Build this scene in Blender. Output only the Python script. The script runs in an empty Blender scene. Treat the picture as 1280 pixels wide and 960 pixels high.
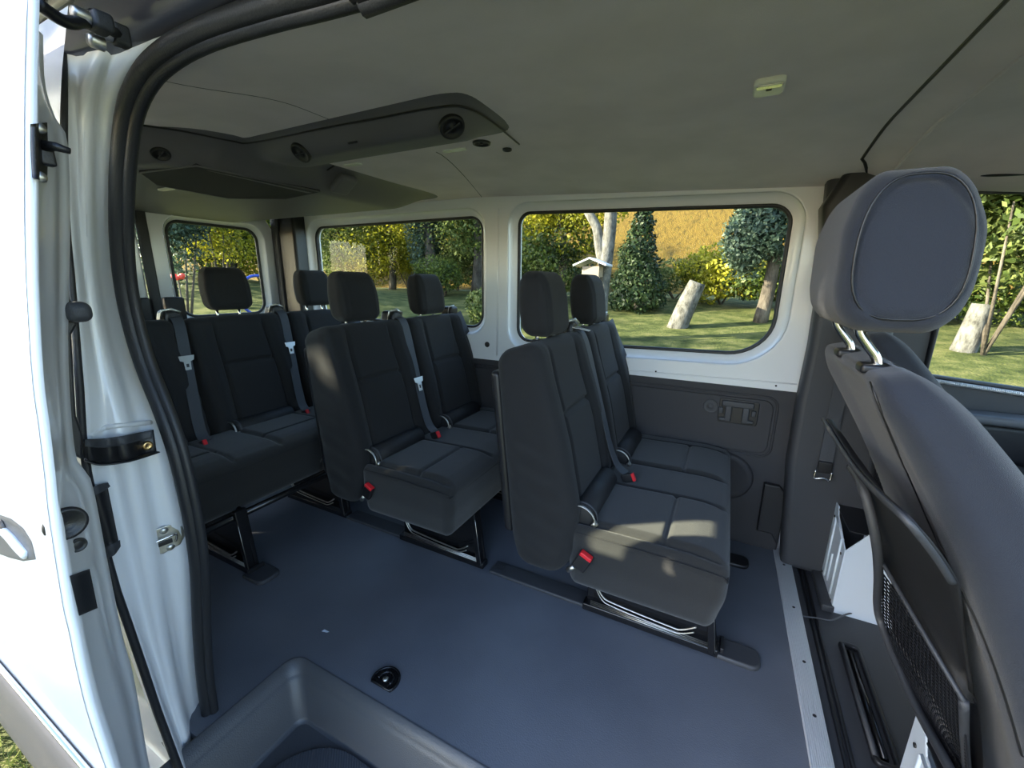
import bpy, bmesh, math, random
import numpy as np
from mathutils import Vector, Matrix
random.seed(7); RNG = np.random.default_rng(7)
S = bpy.context.scene
COL = S.collection

# ---------------------------------------------------------------- camera
F, CX, CY, CAMZ = 523.0, 640.0, 480.0, 1.22
def _unit(v):
    v = np.array(v, float); return v/np.linalg.norm(v)
_a = _unit([1060, 140, -F]); _b = _unit([275, -125, F]); _b = _unit(_b - _a*(_a@_b)); _c = np.cross(_a, _b)
RM = np.array([_a, _b, _c])                       # world = RM @ camera(x right, y down, z ahead)
cam = bpy.data.objects.new('camera', bpy.data.cameras.new('camera')); COL.objects.link(cam)
m = Matrix.Identity(4)
for i in range(3):
    m[i][0] = RM[i, 0]; m[i][1] = -RM[i, 1]; m[i][2] = -RM[i, 2]
m[2][3] = CAMZ
cam.matrix_world = m
cam.data.sensor_width = 36; cam.data.sensor_fit = 'HORIZONTAL'; cam.data.lens = F/1280*36
cam.data.clip_start = .01; cam.data.clip_end = 300
S.camera = cam
def at(u, v, ax, val):                            # the place where the sight line of a pixel meets a plane of the van
    d = RM @ np.array([u-CX, v-CY, F]); C = np.array([0, 0, CAMZ]); t = (val-C[ax])/d[ax]
    return C + t*d
def ax_(u, v, x): return at(u, v, 0, x)
def ay(u, v, y): return at(u, v, 1, y)
def az(u, v, z): return at(u, v, 2, z)

# ---------------------------------------------------------------- light
SUN_DIR = Vector((1.75, 1.0, -.74))                # the way the sunlight travels
SUN_E, SKY_E, EXPO = 15.0, .44, 1.12
w = bpy.data.worlds.new('sky'); S.world = w; w.use_nodes = True
nt = w.node_tree; bg = nt.nodes['Background']
sk = nt.nodes.new('ShaderNodeTexSky'); sk.sky_type = 'NISHITA'; sk.sun_disc = False
sk.sun_elevation = math.radians(32); sk.sun_rotation = math.radians(230); sk.altitude = 100; sk.ozone_density = 1.6
nt.links.new(sk.outputs[0], bg.inputs[0]); bg.inputs[1].default_value = SKY_E
sun = bpy.data.objects.new('sun', bpy.data.lights.new('sun', 'SUN')); COL.objects.link(sun)
sun.data.energy = SUN_E; sun.data.angle = math.radians(.6); sun.data.color = (1, .88, .68)
sun.rotation_euler = SUN_DIR.to_track_quat('-Z', 'Y').to_euler()
S.view_settings.view_transform = 'Standard'; S.view_settings.look = 'None'
S.view_settings.gamma = 1; S.view_settings.use_curve_mapping = False; S.view_settings.exposure = EXPO
try:
    S.cycles.max_bounces = 10; S.cycles.transparent_max_bounces = 16; S.cycles.use_denoising = True
    S.cycles.sample_clamp_indirect = 6
except Exception: pass

# ---------------------------------------------------------------- materials
def L(r, g, b):
    f = lambda c: ((c/255+.055)/1.055)**2.4 if c > 10 else c/255/12.92
    return (f(r), f(g), f(b), 1)
def mat(name, col, rough=.5, metal=0, bump=0, scale=200, var=0, vscale=4, spec=None, sheen=0, coat=0, detail=2):
    M = bpy.data.materials.new(name); M.use_nodes = True; n = M.node_tree; p = n.nodes['Principled BSDF']
    p.inputs['Base Color'].default_value = col; p.inputs['Roughness'].default_value = rough; p.inputs['Metallic'].default_value = metal
    if spec is not None: p.inputs['Specular IOR Level'].default_value = spec
    if sheen: p.inputs['Sheen Weight'].default_value = sheen; p.inputs['Sheen Roughness'].default_value = .5
    if coat: p.inputs['Coat Weight'].default_value = coat; p.inputs['Coat Roughness'].default_value = .08
    tc = n.nodes.new('ShaderNodeTexCoord')
    if bump:
        no = n.nodes.new('ShaderNodeTexNoise'); no.inputs['Scale'].default_value = scale; no.inputs['Detail'].default_value = detail
        b = n.nodes.new('ShaderNodeBump'); b.inputs['Strength'].default_value = bump; b.inputs['Distance'].default_value = .002
        n.links.new(tc.outputs['Object'], no.inputs[0]); n.links.new(no.outputs[0], b.inputs['Height']); n.links.new(b.outputs[0], p.inputs['Normal'])
    if var:
        no = n.nodes.new('ShaderNodeTexNoise'); no.inputs['Scale'].default_value = vscale; no.inputs['Detail'].default_value = 6
        r = n.nodes.new('ShaderNodeValToRGB'); r.color_ramp.elements[0].position = .35; r.color_ramp.elements[1].position = .65
        r.color_ramp.elements[0].color = tuple(c*(1-var) for c in col[:3])+(1,); r.color_ramp.elements[1].color = tuple(min(1, c*(1+var)) for c in col[:3])+(1,)
        n.links.new(tc.outputs['Object'], no.inputs[0]); n.links.new(no.outputs[0], r.inputs[0]); n.links.new(r.outputs[0], p.inputs['Base Color'])
    return M
def ramp_mat(name, cols, scale, rough=.9, bump=.6, bscale=30, bdist=.03, stretch=(1, 1, 1), detail=8):
    M = bpy.data.materials.new(name); M.use_nodes = True; n = M.node_tree; p = n.nodes['Principled BSDF']; p.inputs['Roughness'].default_value = rough
    p.inputs['Specular IOR Level'].default_value = .2
    tc = n.nodes.new('ShaderNodeTexCoord'); mp = n.nodes.new('ShaderNodeMapping'); mp.inputs['Scale'].default_value = stretch
    no = n.nodes.new('ShaderNodeTexNoise'); no.inputs['Scale'].default_value = scale; no.inputs['Detail'].default_value = detail; no.inputs['Roughness'].default_value = .65
    r = n.nodes.new('ShaderNodeValToRGB'); els = r.color_ramp.elements
    while len(els) < len(cols): els.new(.5)
    for i, c in enumerate(cols):
        els[i].position = .32+.36*i/(len(cols)-1); els[i].color = c
    n.links.new(tc.outputs['Object'], mp.inputs[0]); n.links.new(mp.outputs[0], no.inputs[0]); n.links.new(no.outputs[0], r.inputs[0]); n.links.new(r.outputs[0], p.inputs['Base Color'])
    n2 = n.nodes.new('ShaderNodeTexNoise'); n2.inputs['Scale'].default_value = bscale; n2.inputs['Detail'].default_value = 6
    b = n.nodes.new('ShaderNodeBump'); b.inputs['Strength'].default_value = bump; b.inputs['Distance'].default_value = bdist
    n.links.new(mp.outputs[0], n2.inputs[0]); n.links.new(n2.outputs[0], b.inputs['Height']); n.links.new(b.outputs[0], p.inputs['Normal'])
    return M
def leaf_mat(name, c1, c2, c3, trans=.45):
    M = bpy.data.materials.new(name); M.use_nodes = True; n = M.node_tree; p = n.nodes['Principled BSDF']; out = n.nodes['Material Output']
    p.inputs['Roughness'].default_value = .5; p.inputs['Specular IOR Level'].default_value = .3
    a = n.nodes.new('ShaderNodeAttribute'); a.attribute_name = 'tint'
    r = n.nodes.new('ShaderNodeValToRGB'); r.color_ramp.elements[0].color = c1; r.color_ramp.elements[1].color = c3
    e = r.color_ramp.elements.new(.5); e.color = c2
    n.links.new(a.outputs['Fac'], r.inputs[0]); n.links.new(r.outputs[0], p.inputs['Base Color'])
    t = n.nodes.new('ShaderNodeBsdfTranslucent'); mx = n.nodes.new('ShaderNodeMixShader'); mx.inputs[0].default_value = trans
    n.links.new(r.outputs[0], t.inputs[0]); n.links.new(p.outputs[0], mx.inputs[1]); n.links.new(t.outputs[0], mx.inputs[2]); n.links.new(mx.outputs[0], out.inputs[0])
    return M
def glass_mat(name, tint):
    M = bpy.data.materials.new(name); M.use_nodes = True; n = M.node_tree; out = n.nodes['Material Output']; n.nodes.remove(n.nodes['Principled BSDF'])
    t = n.nodes.new('ShaderNodeBsdfTransparent'); t.inputs[0].default_value = tint
    g = n.nodes.new('ShaderNodeBsdfGlossy'); g.inputs['Roughness'].default_value = .0
    f = n.nodes.new('ShaderNodeFresnel'); f.inputs[0].default_value = 1.45; mx = n.nodes.new('ShaderNodeMixShader')
    q = n.nodes.new('ShaderNodeMath'); q.operation = 'MULTIPLY'; q.inputs[1].default_value = .02; n.links.new(f.outputs[0], q.inputs[0]); n.links.new(q.outputs[0], mx.inputs[0]); n.links.new(t.outputs[0], mx.inputs[1]); n.links.new(g.outputs[0], mx.inputs[2]); n.links.new(mx.outputs[0], out.inputs[0])
    return M
PAINT = mat('white_paint', L(236, 237, 239), .28, coat=.5)
FAB = mat('black_seat_cloth', (.0135, .0135, .0145, 1), .8, bump=.5, scale=900, sheen=.08, spec=.3)
FABI = mat('black_seat_cloth_insert', (.021, .021, .021, 1), .9, bump=.7, scale=500, sheen=.22, spec=.25)
FABS = mat('dark_side_cover', (.015, .015, .016, 1), .6, bump=.25, scale=700, spec=.4)
FABF = mat('front_seat_cloth', (.019, .023, .034, 1), .8, bump=.5, scale=1100, sheen=.2, spec=.3)
PLB = mat('black_plastic', (.012, .012, .014, 1), .38, bump=.2, scale=600)
PLBM = mat('matt_black_plastic', (.020, .021, .026, 1), .85)
PLG = mat('dark_grey_plastic', (.045, .047, .053, 1), .5, bump=.3, scale=700)
PLM = mat('mid_grey_plastic', (.10, .105, .115, 1), .45, bump=.2, scale=700)
TRIM = mat('grey_wall_trim', (.034, .033, .037, 1), .6, bump=.4, scale=800)
HEAD = mat('headliner', (.76, .69, .69, 1), .95, bump=.5, scale=900, var=.05, vscale=6)
DUCT = mat('duct_plastic', (.125, .12, .135, 1), .5, bump=.3, scale=800)
RUB = mat('rubber_seal', (.018, .019, .022, 1), .45, bump=.3, scale=300)
FLOORM = mat('floor_vinyl', (.125, .135, .158, 1), .40, bump=.35, scale=260, var=.10, vscale=3)
WELLM = mat('step_plastic', (.065, .068, .076, 1), .38, bump=.4, scale=300)
BLK = mat('gloss_black_steel', (.008, .008, .009, 1), .22)
CHR = mat('chrome', (.75, .73, .70, 1), .15, 1)
STEEL = mat('zinc_steel', (.55, .54, .50, 1), .38, 1, var=.15, vscale=60)
ALU = mat('aluminium_strip', (.78, .80, .82, 1), .5, .45)
RED = mat('red_button', (.65, .02, .03, 1), .35)
BELT = mat('belt_webbing', (.05, .055, .065, 1), .55, bump=.5, scale=500)
LENS = mat('lamp_lens', (.78, .78, .70, 1), .25)
BOXW = mat('pale_painted_steel', L(205, 215, 225), .35)
GREYM = mat('grey_moulding', L(120, 112, 106), .5, bump=.2, scale=400)
DARKPAINT = mat('blue_black_paint', (.045, .052, .085, 1), .3, coat=.5)
BRASS = mat('brass_screw', (.75, .50, .22, 1), .3, 1)
GLASS = glass_mat('window_glass', (.93, .96, .93, 1))
# ribbed aluminium
def add_ribs(M, axis, scale, dist=.002):
    n = M.node_tree; p = n.nodes['Principled BSDF']
    tc = n.nodes.new('ShaderNodeTexCoord'); wv = n.nodes.new('ShaderNodeTexWave'); wv.bands_direction = axis; wv.inputs['Scale'].default_value = scale
    b = n.nodes.new('ShaderNodeBump'); b.inputs['Distance'].default_value = dist; b.inputs['Strength'].default_value = .8
    n.links.new(tc.outputs['Object'], wv.inputs[0]); n.links.new(wv.outputs['Fac'], b.inputs['Height']); n.links.new(b.outputs[0], p.inputs['Normal'])
add_ribs(ALU, 'X', 60)
TREAD = mat('ribbed_tread', (.06, .066, .08, 1), .4); add_ribs(TREAD, 'DIAGONAL', 60, .003)

# ---------------------------------------------------------------- builders
def mk(name, verts, faces, material, parent=None, smooth=True, loc=None, auto=None):
    me = bpy.data.meshes.new(name); me.from_pydata([tuple(map(float, v)) for v in verts], [], [tuple(f) for f in faces]); me.validate(); me.update()
    o = bpy.data.objects.new(name, me); COL.objects.link(o)
    if material: me.materials.append(material)
    if smooth: me.polygons.foreach_set('use_smooth', [True]*len(me.polygons))
    if parent: o.parent = parent
    if loc is not None: o.location = loc
    return o
def tag(o, label=None, cat=None, group=None, kind=None):
    if label: o['label'] = label
    if cat: o['category'] = cat
    if group: o['group'] = group
    if kind: o['kind'] = kind
    return o
def thing(name, loc, label, cat, group=None, rz=0):
    o = bpy.data.objects.new(name, None); COL.objects.link(o); o.location = loc; o.rotation_euler.z = rz; o.empty_display_size = .05
    return tag(o, label, cat, group)
def copy_tree(o, parent=None):
    c = o.copy(); COL.objects.link(c); c.parent = parent
    for ch in list(o.children): copy_tree(ch, c)
    return c
class MB:
    def __init__(s): s.v = []; s.f = []
    def add(s, v, f):
        k = len(s.v); s.v += [tuple(map(float, p)) for p in v]; s.f += [tuple(i+k for i in q) for q in f]; return s
    def build(s, name, material, parent=None, smooth=True, loc=None): return mk(name, s.v, s.f, material, parent, smooth, loc)
def rbox(c, size, r, n=(2, 2, 2), warp=None, seg=4):
    h = [q/2 for q in size]; r = min(r, min(h)*.999); axs = []
    for i in range(3):
        t = [math.tan(math.pi/4*k/seg) for k in range(seg+1)]
        pos = [h[i]-r+r*q for q in t]; mid = list(np.linspace(-(h[i]-r), h[i]-r, n[i]+1)) if h[i]-r > 1e-5 else [0]
        axs.append(sorted(set([round(-p, 7) for p in pos]+[round(p, 7) for p in mid]+[round(p, 7) for p in pos])))
    idx = {}; V = []; Fc = []
    def vid(p):
        k = tuple(round(q, 6) for q in p)
        if k not in idx: idx[k] = len(V); V.append(p)
        return idx[k]
    for a in range(3):
        b, d = (a+1) % 3, (a+2) % 3
        for sgn in (-1, 1):
            for i in range(len(axs[b])-1):
                for j in range(len(axs[d])-1):
                    q = []
                    for (ii, jj) in ((i, j), (i+1, j), (i+1, j+1), (i, j+1)):
                        p = [0, 0, 0]; p[a] = sgn*h[a]; p[b] = axs[b][ii]; p[d] = axs[d][jj]; q.append(vid(tuple(p)))
                    Fc.append(q if sgn > 0 else q[::-1])
    P = np.array(V); H = np.array(h)-r; inner = np.clip(P, -H, H); D = P-inner; ln = np.linalg.norm(D, axis=1, keepdims=True); ln[ln == 0] = 1
    P = inner + D/ln*r
    if warp is not None: P = warp(P)
    return P+np.array(c), Fc
def tube(path, r, n=10, closed=False, cap=True, up=(0, 0, 1), flat=None):
    P = [np.array(p, float) for p in path]; V = []; Fc = []; N = len(P); pt = None; U = None
    for i in range(N):
        t = P[(i+1) % N]-P[i-1] if closed else P[min(i+1, N-1)]-P[max(i-1, 0)]
        t = t/(np.linalg.norm(t)+1e-12)
        if U is None:
            u0 = np.array(up, float)
            if abs(t@u0) > .95: u0 = np.array((1., 0, 0))
            U = u0
        U = U - t*(U@t); U /= np.linalg.norm(U); W = np.cross(t, U)
        rr = r[i] if hasattr(r, '__len__') else r
        ra, rb = (rr, rr) if flat is None else (rr*flat[0], rr*flat[1])
        for k in range(n):
            a = 2*math.pi*k/n; V.append(P[i]+U*math.cos(a)*ra+W*math.sin(a)*rb)
    M = N if closed else N-1
    for i in range(M):
        for k in range(n):
            a = i*n+k; b = i*n+(k+1) % n; c = ((i+1) % N)*n+(k+1) % n; d = ((i+1) % N)*n+k; Fc.append((a, b, c, d))
    if cap and not closed: Fc += [tuple(range(n))[::-1], tuple((N-1)*n+k for k in range(n))]
    return V, Fc
def smooth_path(pts, k=6, closed=False):
    P = [np.array(p, float) for p in pts]; n = len(P); out = []
    for i in range(n if closed else n-1):
        g = (lambda j: P[j % n]) if closed else (lambda j: P[min(max(j, 0), n-1)])
        p0, p1, p2, p3 = g(i-1), g(i), g(i+1), g(i+2)
        for q in range(k):
            t = q/k; out.append(.5*((2*p1)+(-p0+p2)*t+(2*p0-5*p1+4*p2-p3)*t*t+(-p0+3*p1-3*p2+p3)*t**3))
    if not closed: out.append(P[-1])
    return out
def ribbon(path, w, th, wdir):                       # flat strap: w wide along wdir, th thick
    P = [np.array(p, float) for p in path]; V = []; Fc = []; wd = _unit(wdir)
    for i in range(len(P)):
        t = P[min(i+1, len(P)-1)]-P[max(i-1, 0)]; t /= np.linalg.norm(t); d = wd-t*(wd@t); d /= np.linalg.norm(d); n = np.cross(t, d)
        for a, b in ((-1, -1), (1, -1), (1, 1), (-1, 1)): V.append(P[i]+d*a*w/2+n*b*th/2)
    for i in range(len(P)-1):
        for k in range(4): Fc.append((i*4+k, i*4+(k+1) % 4, (i+1)*4+(k+1) % 4, (i+1)*4+k))
    Fc += [(3, 2, 1, 0), tuple(len(V)-4+k for k in range(4))]
    return V, Fc
def rrect(x0, y0, x1, y1, r, n=6):
    rs = r if hasattr(r, '__len__') else (r,)*4; out = []
    for (cx, cy, a0, q) in ((x0+rs[0], y0+rs[0], 180, rs[0]), (x1-rs[1], y0+rs[1], 270, rs[1]), (x1-rs[2], y1-rs[2], 0, rs[2]), (x0+rs[3], y1-rs[3], 90, rs[3])):
        for k in range(n+1):
            a = math.radians(a0+90*k/n); out.append((cx+q*math.cos(a), cy+q*math.sin(a)))
    return out
def plate(outer, holes, th, bevel, fn, res=2):        # flat plate with holes (drawn in a,b), fn maps (a,b,c) to the van
    cu = bpy.data.curves.new('p', 'CURVE'); cu.dimensions = '2D'; cu.fill_mode = 'BOTH'; cu.extrude = max(th/2-bevel, 0); cu.bevel_depth = bevel; cu.bevel_resolution = res; cu.offset = -bevel
    for lp in [outer]+list(holes):
        sp = cu.splines.new('POLY'); sp.points.add(len(lp)-1)
        for i, p in enumerate(lp): sp.points[i].co = (p[0], p[1], 0, 1)
        sp.use_cyclic_u = True
    o = bpy.data.objects.new('p', cu); COL.objects.link(o); bpy.context.view_layer.update()
    me = bpy.data.meshes.new_from_object(o.evaluated_get(bpy.context.evaluated_depsgraph_get()))
    V = [tuple(v.co) for v in me.vertices]; Fc = [tuple(p.vertices) for p in me.polygons]
    bpy.data.objects.remove(o); bpy.data.curves.remove(cu); bpy.data.meshes.remove(me)
    return [fn(*v) for v in V], Fc
def prism(poly, fn, c0, c1):
    n = len(poly); V = [fn(a, b, c0) for a, b in poly]+[fn(a, b, c1) for a, b in poly]
    Fc = [tuple(range(n))[::-1], tuple(range(n, 2*n))]+[(i, (i+1) % n, n+(i+1) % n, n+i) for i in range(n)]
    return V, Fc
def bevel_obj(o, w, seg=3, angle=35):
    m = o.modifiers.new('bevel', 'BEVEL'); m.width = w; m.segments = seg; m.limit_method = 'ANGLE'; m.angle_limit = math.radians(angle); return o
def loft(rows):
    n = len(rows[0]); V = [p for r in rows for p in r]
    return V, [(i*n+j, i*n+j+1, (i+1)*n+j+1, (i+1)*n+j) for i in range(len(rows)-1) for j in range(n-1)]
def lathe(prof, n=24, axis='z', c=(0, 0, 0)):
    V = []; Fc = []
    for (r, z) in prof:
        for k in range(n):
            a = 2*math.pi*k/n; p = (r*math.cos(a), r*math.sin(a), z)
            if axis == 'x': p = (p[2], p[0], p[1])
            if axis == 'y': p = (p[0], p[2], p[1])
            V.append((p[0]+c[0], p[1]+c[1], p[2]+c[2]))
    for i in range(len(prof)-1):
        for k in range(n): Fc.append((i*n+k, i*n+(k+1) % n, (i+1)*n+(k+1) % n, (i+1)*n+k))
    return V, Fc
def ss(x, a, b):
    t = np.clip((x-a)/(b-a), 0, 1); return t*t*(3-2*t)
def gr(d, w): return np.exp(-(d/w)**2)
YZ = lambda x: (lambda a, b, c: (x+c, a, b))          # plate drawn in y,z standing at x
XZ = lambda y: (lambda a, b, c: (a, y+c, b))          # plate drawn in x,z standing at y
XY = lambda z: (lambda a, b, c: (a, b, z+c))          # plate drawn in x,y lying at z
# ================================================================ SETTING
def struct(o): o['kind'] = 'structure'; return o
def top_edge(x): return 1.592 - .048*max(x, -1.3)
def ceil_z(x, y):
    e = top_edge(x)+.012
    zc = 1.655
    a = float(ss(y, 2.13, 1.55)) if y > 1.5 else 1.0
    b = float(ss(y, .47, .85)) if y < .9 else 1.0
    z = e+(zc-e)*a
    z = 1.60+(z-1.60)*b if y < .9 else z
    if x > .36: z -= .02*float(ss(x, .36, .42)) + .03*float(ss(x, .6, 1.2))
    return z
xs = np.linspace(-2.96, 1.5, 150); ys = np.linspace(.46, 2.15, 60)
V = [(x, y, ceil_z(x, y)) for x in xs for y in ys]; n = len(ys)
Fc = [(i*n+j, (i+1)*n+j, (i+1)*n+j+1, i*n+j+1) for i in range(len(xs)-1) for j in range(n-1)]
ceiling = struct(mk('ceiling', V, Fc, HEAD))
mb = MB()                                              # roof skin above
for (z0, z1) in ((1.69, 1.72),): mb.add(*rbox((-.6, 1.25, 1.71), (5.0, 1.86, .05), .02, (4, 2, 1)))
struct(mb.build('trim_1', PAINT))

# floor with the step cut out, thickness below
fo = [(-2.96, .40), (-1.155, .40)] + [(-1.155+.05-.05*math.cos(a), .70-.05+.05*math.sin(a)) for a in np.linspace(0, math.pi/2, 7)] + [(.336, .70), (.336, 2.16), (-2.96, 2.16)]
v, f = prism(fo, XY(0), -.03, 0); floor = struct(mk('floor', v, f, FLOORM, smooth=False))
rows = []
def well_row(d, z, r, x1=1.5):
    x0, y0 = -1.155+d, .70-d*.75
    return [(x0, .30, z), (x0, .42, z)]+[(x0, q, z) for q in np.linspace(.46, y0-r-.005, 4)]+[(x0+r-r*math.cos(a), y0-r+r*math.sin(a), z) for a in np.linspace(0, math.pi/2, 10)]+[(x, y0, z) for x in np.linspace(x0+r+.02, x1, 12)]
for d, z, r in ((-.004, .001, .05), (.004, .002, .05), (.016, -.040, .045), (.022, -.047, .042), (.030, -.055, .04), (.050, -.185, .035), (.054, -.195, .03), (.064, -.2, .03)): rows.append(well_row(d, z, r))
v, f = loft(rows)
o = struct(mk('floor_step_well', v, f, WELLM))
bot = well_row(.062, -.2, .03); poly = [(p[0], p[1]) for p in bot]+[(1.5, .30)]
v, f = prism(poly, XY(0), -.22, -.199); struct(mk('floor_step', v, f, WELLM, smooth=False))
# ribbed tread on the step
tp = [(-1.05, .33), (-1.05, .45)]+[(-1.05+.19-.19*math.cos(a), .46+.19*math.sin(a)) for a in np.linspace(0, math.pi/2, 14)]+[(.9, .65), (.9, .33)]
v, f = plate(tp, [], .012, .003, XY(-.193)); o = mk('step_mat', v, f, TREAD, smooth=False)
tag(o, 'finely ribbed dark tread mat with a rounded corner lying in the entrance step', 'mat')
# aluminium threshold and cab floor
v, f = plate([(.334, .47), (.386, .47), (.386, 2.13), (.322, 2.13)], [], .008, .002, XY(.003))
o = struct(mk('trim_2', v, f, ALU, smooth=False))
mb = MB()
for y in (.75, 1.0, 1.25, 1.45, 1.72, 2.0): mb.add(*lathe([(0, .0085), (.005, .0085), (.005, .006)], 10, c=(.361-.006*(y > 1.9), y, 0)))
mb.build('screw', PLB, o)
v, f = prism([(.336, .40), (1.7, .40), (1.7, 2.16), (.336, 2.16)], XY(0), -.035, -.012); struct(mk('floor_cab', v, f, PLG, smooth=False))
# left wall: white frame with two window openings
def w1map(x, z): return z-.032*(x+.44)*min(max((z-.9)/.65, 0), 1)+.018*(x+.44)*(1-min(max((z-.9)/.65, 0), 1))
W1 = rrect(-1.055, .905, .185, 1.555, (.07, .17, .075, .06), 8); W2 = rrect(-2.66, .955, -1.29, 1.57, .075, 8)
W1 = [(x, w1map(x, z)) for x, z in W1]
def grow(loop, d):
    c = np.mean(loop, 0); P = np.array(loop); n = len(P); out = []
    for i in range(n):
        t = P[(i+1) % n]-P[i-1]; nn = np.array([t[1], -t[0]]); nn /= np.linalg.norm(nn)+1e-12; out.append(tuple(P[i]+nn*d))
    return out
H1, H2 = grow(W1, .048), grow(W2, .045)
outer = [(-2.75, .70), (.42, .70), (.42, 1.60)]+[(x, top_edge(x)+.03) for x in (.2, 0, -.4, -.8, -1.3, -2, -2.75)]
v, f = plate(outer, [H1, H2], .02, .006, XZ(2.118)); wall_left = struct(mk('wall_left', v, f, PAINT)); 
def ring(loopA, ya, loopB, yb, steps=((0, 0), (.12, .25), (.3, .5), (.55, .62), (.8, .75), (1, 1))):
    V = []; n = len(loopA)
    for (s, t) in steps:
        for i in range(n):
            a, b = loopA[i], loopB[i]; V.append((a[0]+(b[0]-a[0])*s, ya+(yb-ya)*t, a[1]+(b[1]-a[1])*s))
    return V, [(k*n+i, k*n+(i+1) % n, (k+1)*n+(i+1) % n, (k+1)*n+i) for k in range(len(steps)-1) for i in range(n)]
def xz_tube(loop, y, r, **k): return tube([(p[0], y, p[1]) for p in loop], r, 8, closed=True, up=(0, 1, 0), **k)
for i, (Wl, Hl) in enumerate(((W1, H1), (W2, H2))):
    wn = struct(mk('window_%d' % (i+1), *plate(grow(Wl, .012), [], .005, .001, XZ(2.165)), GLASS, smooth=False))
    v, f = ring(grow(Hl, -.002), 2.112, Wl, 2.160); mk('window_reveal', v, f, PAINT, wn)
    mb = MB(); mb.add(*xz_tube(grow(Wl, .003), 2.156, .010)); mb.build('window_seal', RUB, wn)
v, f = plate([(-3.0, -.2), (.50, -.2), (.50, 1.70), (-3.0, 1.70)], [grow(W1, .004), grow(W2, .004)], .012, .003, XZ(2.185)); mk('outer_skin', v, f, PAINT, wall_left, smooth=False)
mb = MB()                                              # folds and bead of the pillar between the windows
mb.add(*tube([(-1.17, 2.108, .80), (-1.165, 2.106, 1.2), (-1.16, 2.107, 1.60)], .006, 8, flat=(1, .5)))
mb.add(*tube([(x, 2.108, .80+.02*math.sin(x)) for x in np.linspace(-1.1, .3, 10)], .003, 6))
mb.build('pressed_fold', PAINT, wall_left)
mb = MB()
for x, z, r in ((-1.235, .86, .016), (.225, .79, .004), (-.28, .80, .004), (-2.72, 1.30, .005), (-2.72, 1.27, .004), (-1.0, .80, .004)): mb.add(*lathe([(0, -.002), (r, -.002), (r, .003)], 14, 'y', c=(x, 2.107, z)))
mb.build('plug_hole', PLB, wall_left)
# lower wall trim
lower = [(-2.96, -.02), (.335, -.02), (.335, .775), (-2.96, .775)]
v, f = plate(lower, [], .03, .008, XZ(2.122)); trim = struct(mk('wall_left_lining', v, f, TRIM, smooth=False))
r1 = rrect(-1.9, .455, .245, .735, .045)
mb = MB(); mb.add(*xz_tube(r1, 2.108, .006)); mb.build('panel_bead', TRIM, trim)
v, f = plate(rrect(-1.885, .47, .23, .72, .04), [], .014, .004, XZ(2.104)); mk('inset_panel', v, f, TRIM, trim, smooth=False)
mb = MB(); mb.add(*lathe([(0, .004), (.012, .0), (.014, .008), (.028, .0), (.031, .0), (.034, .012)], 28, 'y', c=(-.02, 2.09, .665))); mb.build('round_vent', PLG, trim)
mb = MB(); mb.add(*lathe([(.0, .0), (.085, -.004), (.105, -.010), (.115, -.002), (.12, .014)], 36, 'y', c=(.08, 2.10, .33))); mb.build('speaker_cover', TRIM, trim)
# folding holder on the wall
t = thing('folding_holder', (.09, 2.097, .655), 'black folding holder with two clips in the grey wall lining under the window', 'holder')
v, f = plate(rrect(-.075, -.058, .085, .055, .012), [], .01, .003, XZ(0)); mk('backing', v, f, PLB, t, smooth=False)
mb = MB(); mb.add(*rbox((0, -.012, .035), (.13, .018, .028), .006)); mb.build('top_bar', PLG, t)
for s in (-1, 1):
    mb = MB(); mb.add(*rbox((s*.035, -.012, -.012), (.028, .018, .075), .006)); mb.add(*rbox((s*.052, -.012, -.04), (.035, .018, .016), .005)); mb.add(*rbox((s*.066, -.011, .0), (.02, .014, .03), .005)); mb.build('clip', PLG, t)
# B pillar cover
pil = [(.345, -.01), (.335, .10), (.318, .30), (.303, .48), (.300, .75), (.306, .99), (.300, 1.25), (.278, 1.50), (.268, 1.64), (.50, 1.64), (.53, 1.5), (.56, 1.0), (.60, .85), (.62, -.01)]
v, f = plate(pil, [], .10, .028, XZ(2.06), res=4); pl = struct(mk('trim_3', v, f, PLG))
v, f = plate([(.262, 1.50), (.33, 1.655), (.52, 1.655), (.56, 1.50), (.545, 1.10), (.32, 1.10)], [], .12, .02, XZ(2.02)); mk('upper_cover', v, f, PLB, pl)
v, f = plate([(.24, .10), (.30, .10), (.33, .04), (.335, .30), (.30, .34), (.24, .34)], [], .03, .006, XZ(2.09)); mk('belt_mount_cover', v, f, PLB, pl, smooth=False)
t = thing('seat_belt', (.425, 1.99, .72), 'dark seat belt with metal tongue hanging on the grey pillar behind the front seat', 'seat belt')
v, f = ribbon([(0, .01, .5), (.0, .0, .1), (0, -.004, -.20)], .046, .003, (1, 0, 0)); mk('strap', v, f, BELT, t, smooth=False)
v, f = rbox((0, -.008, -.22), (.05, .016, .05), .006); mk('tongue_stop', v, f, PLB, t)
v, f = tube(smooth_path([(-.028, -.014, -.235), (-.03, -.018, -.27), (.0, -.02, -.262), (.022, -.018, -.27), (.024, -.014, -.235)], 4), .004, 6); mk('tongue', v, f, CHR, t)
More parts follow.
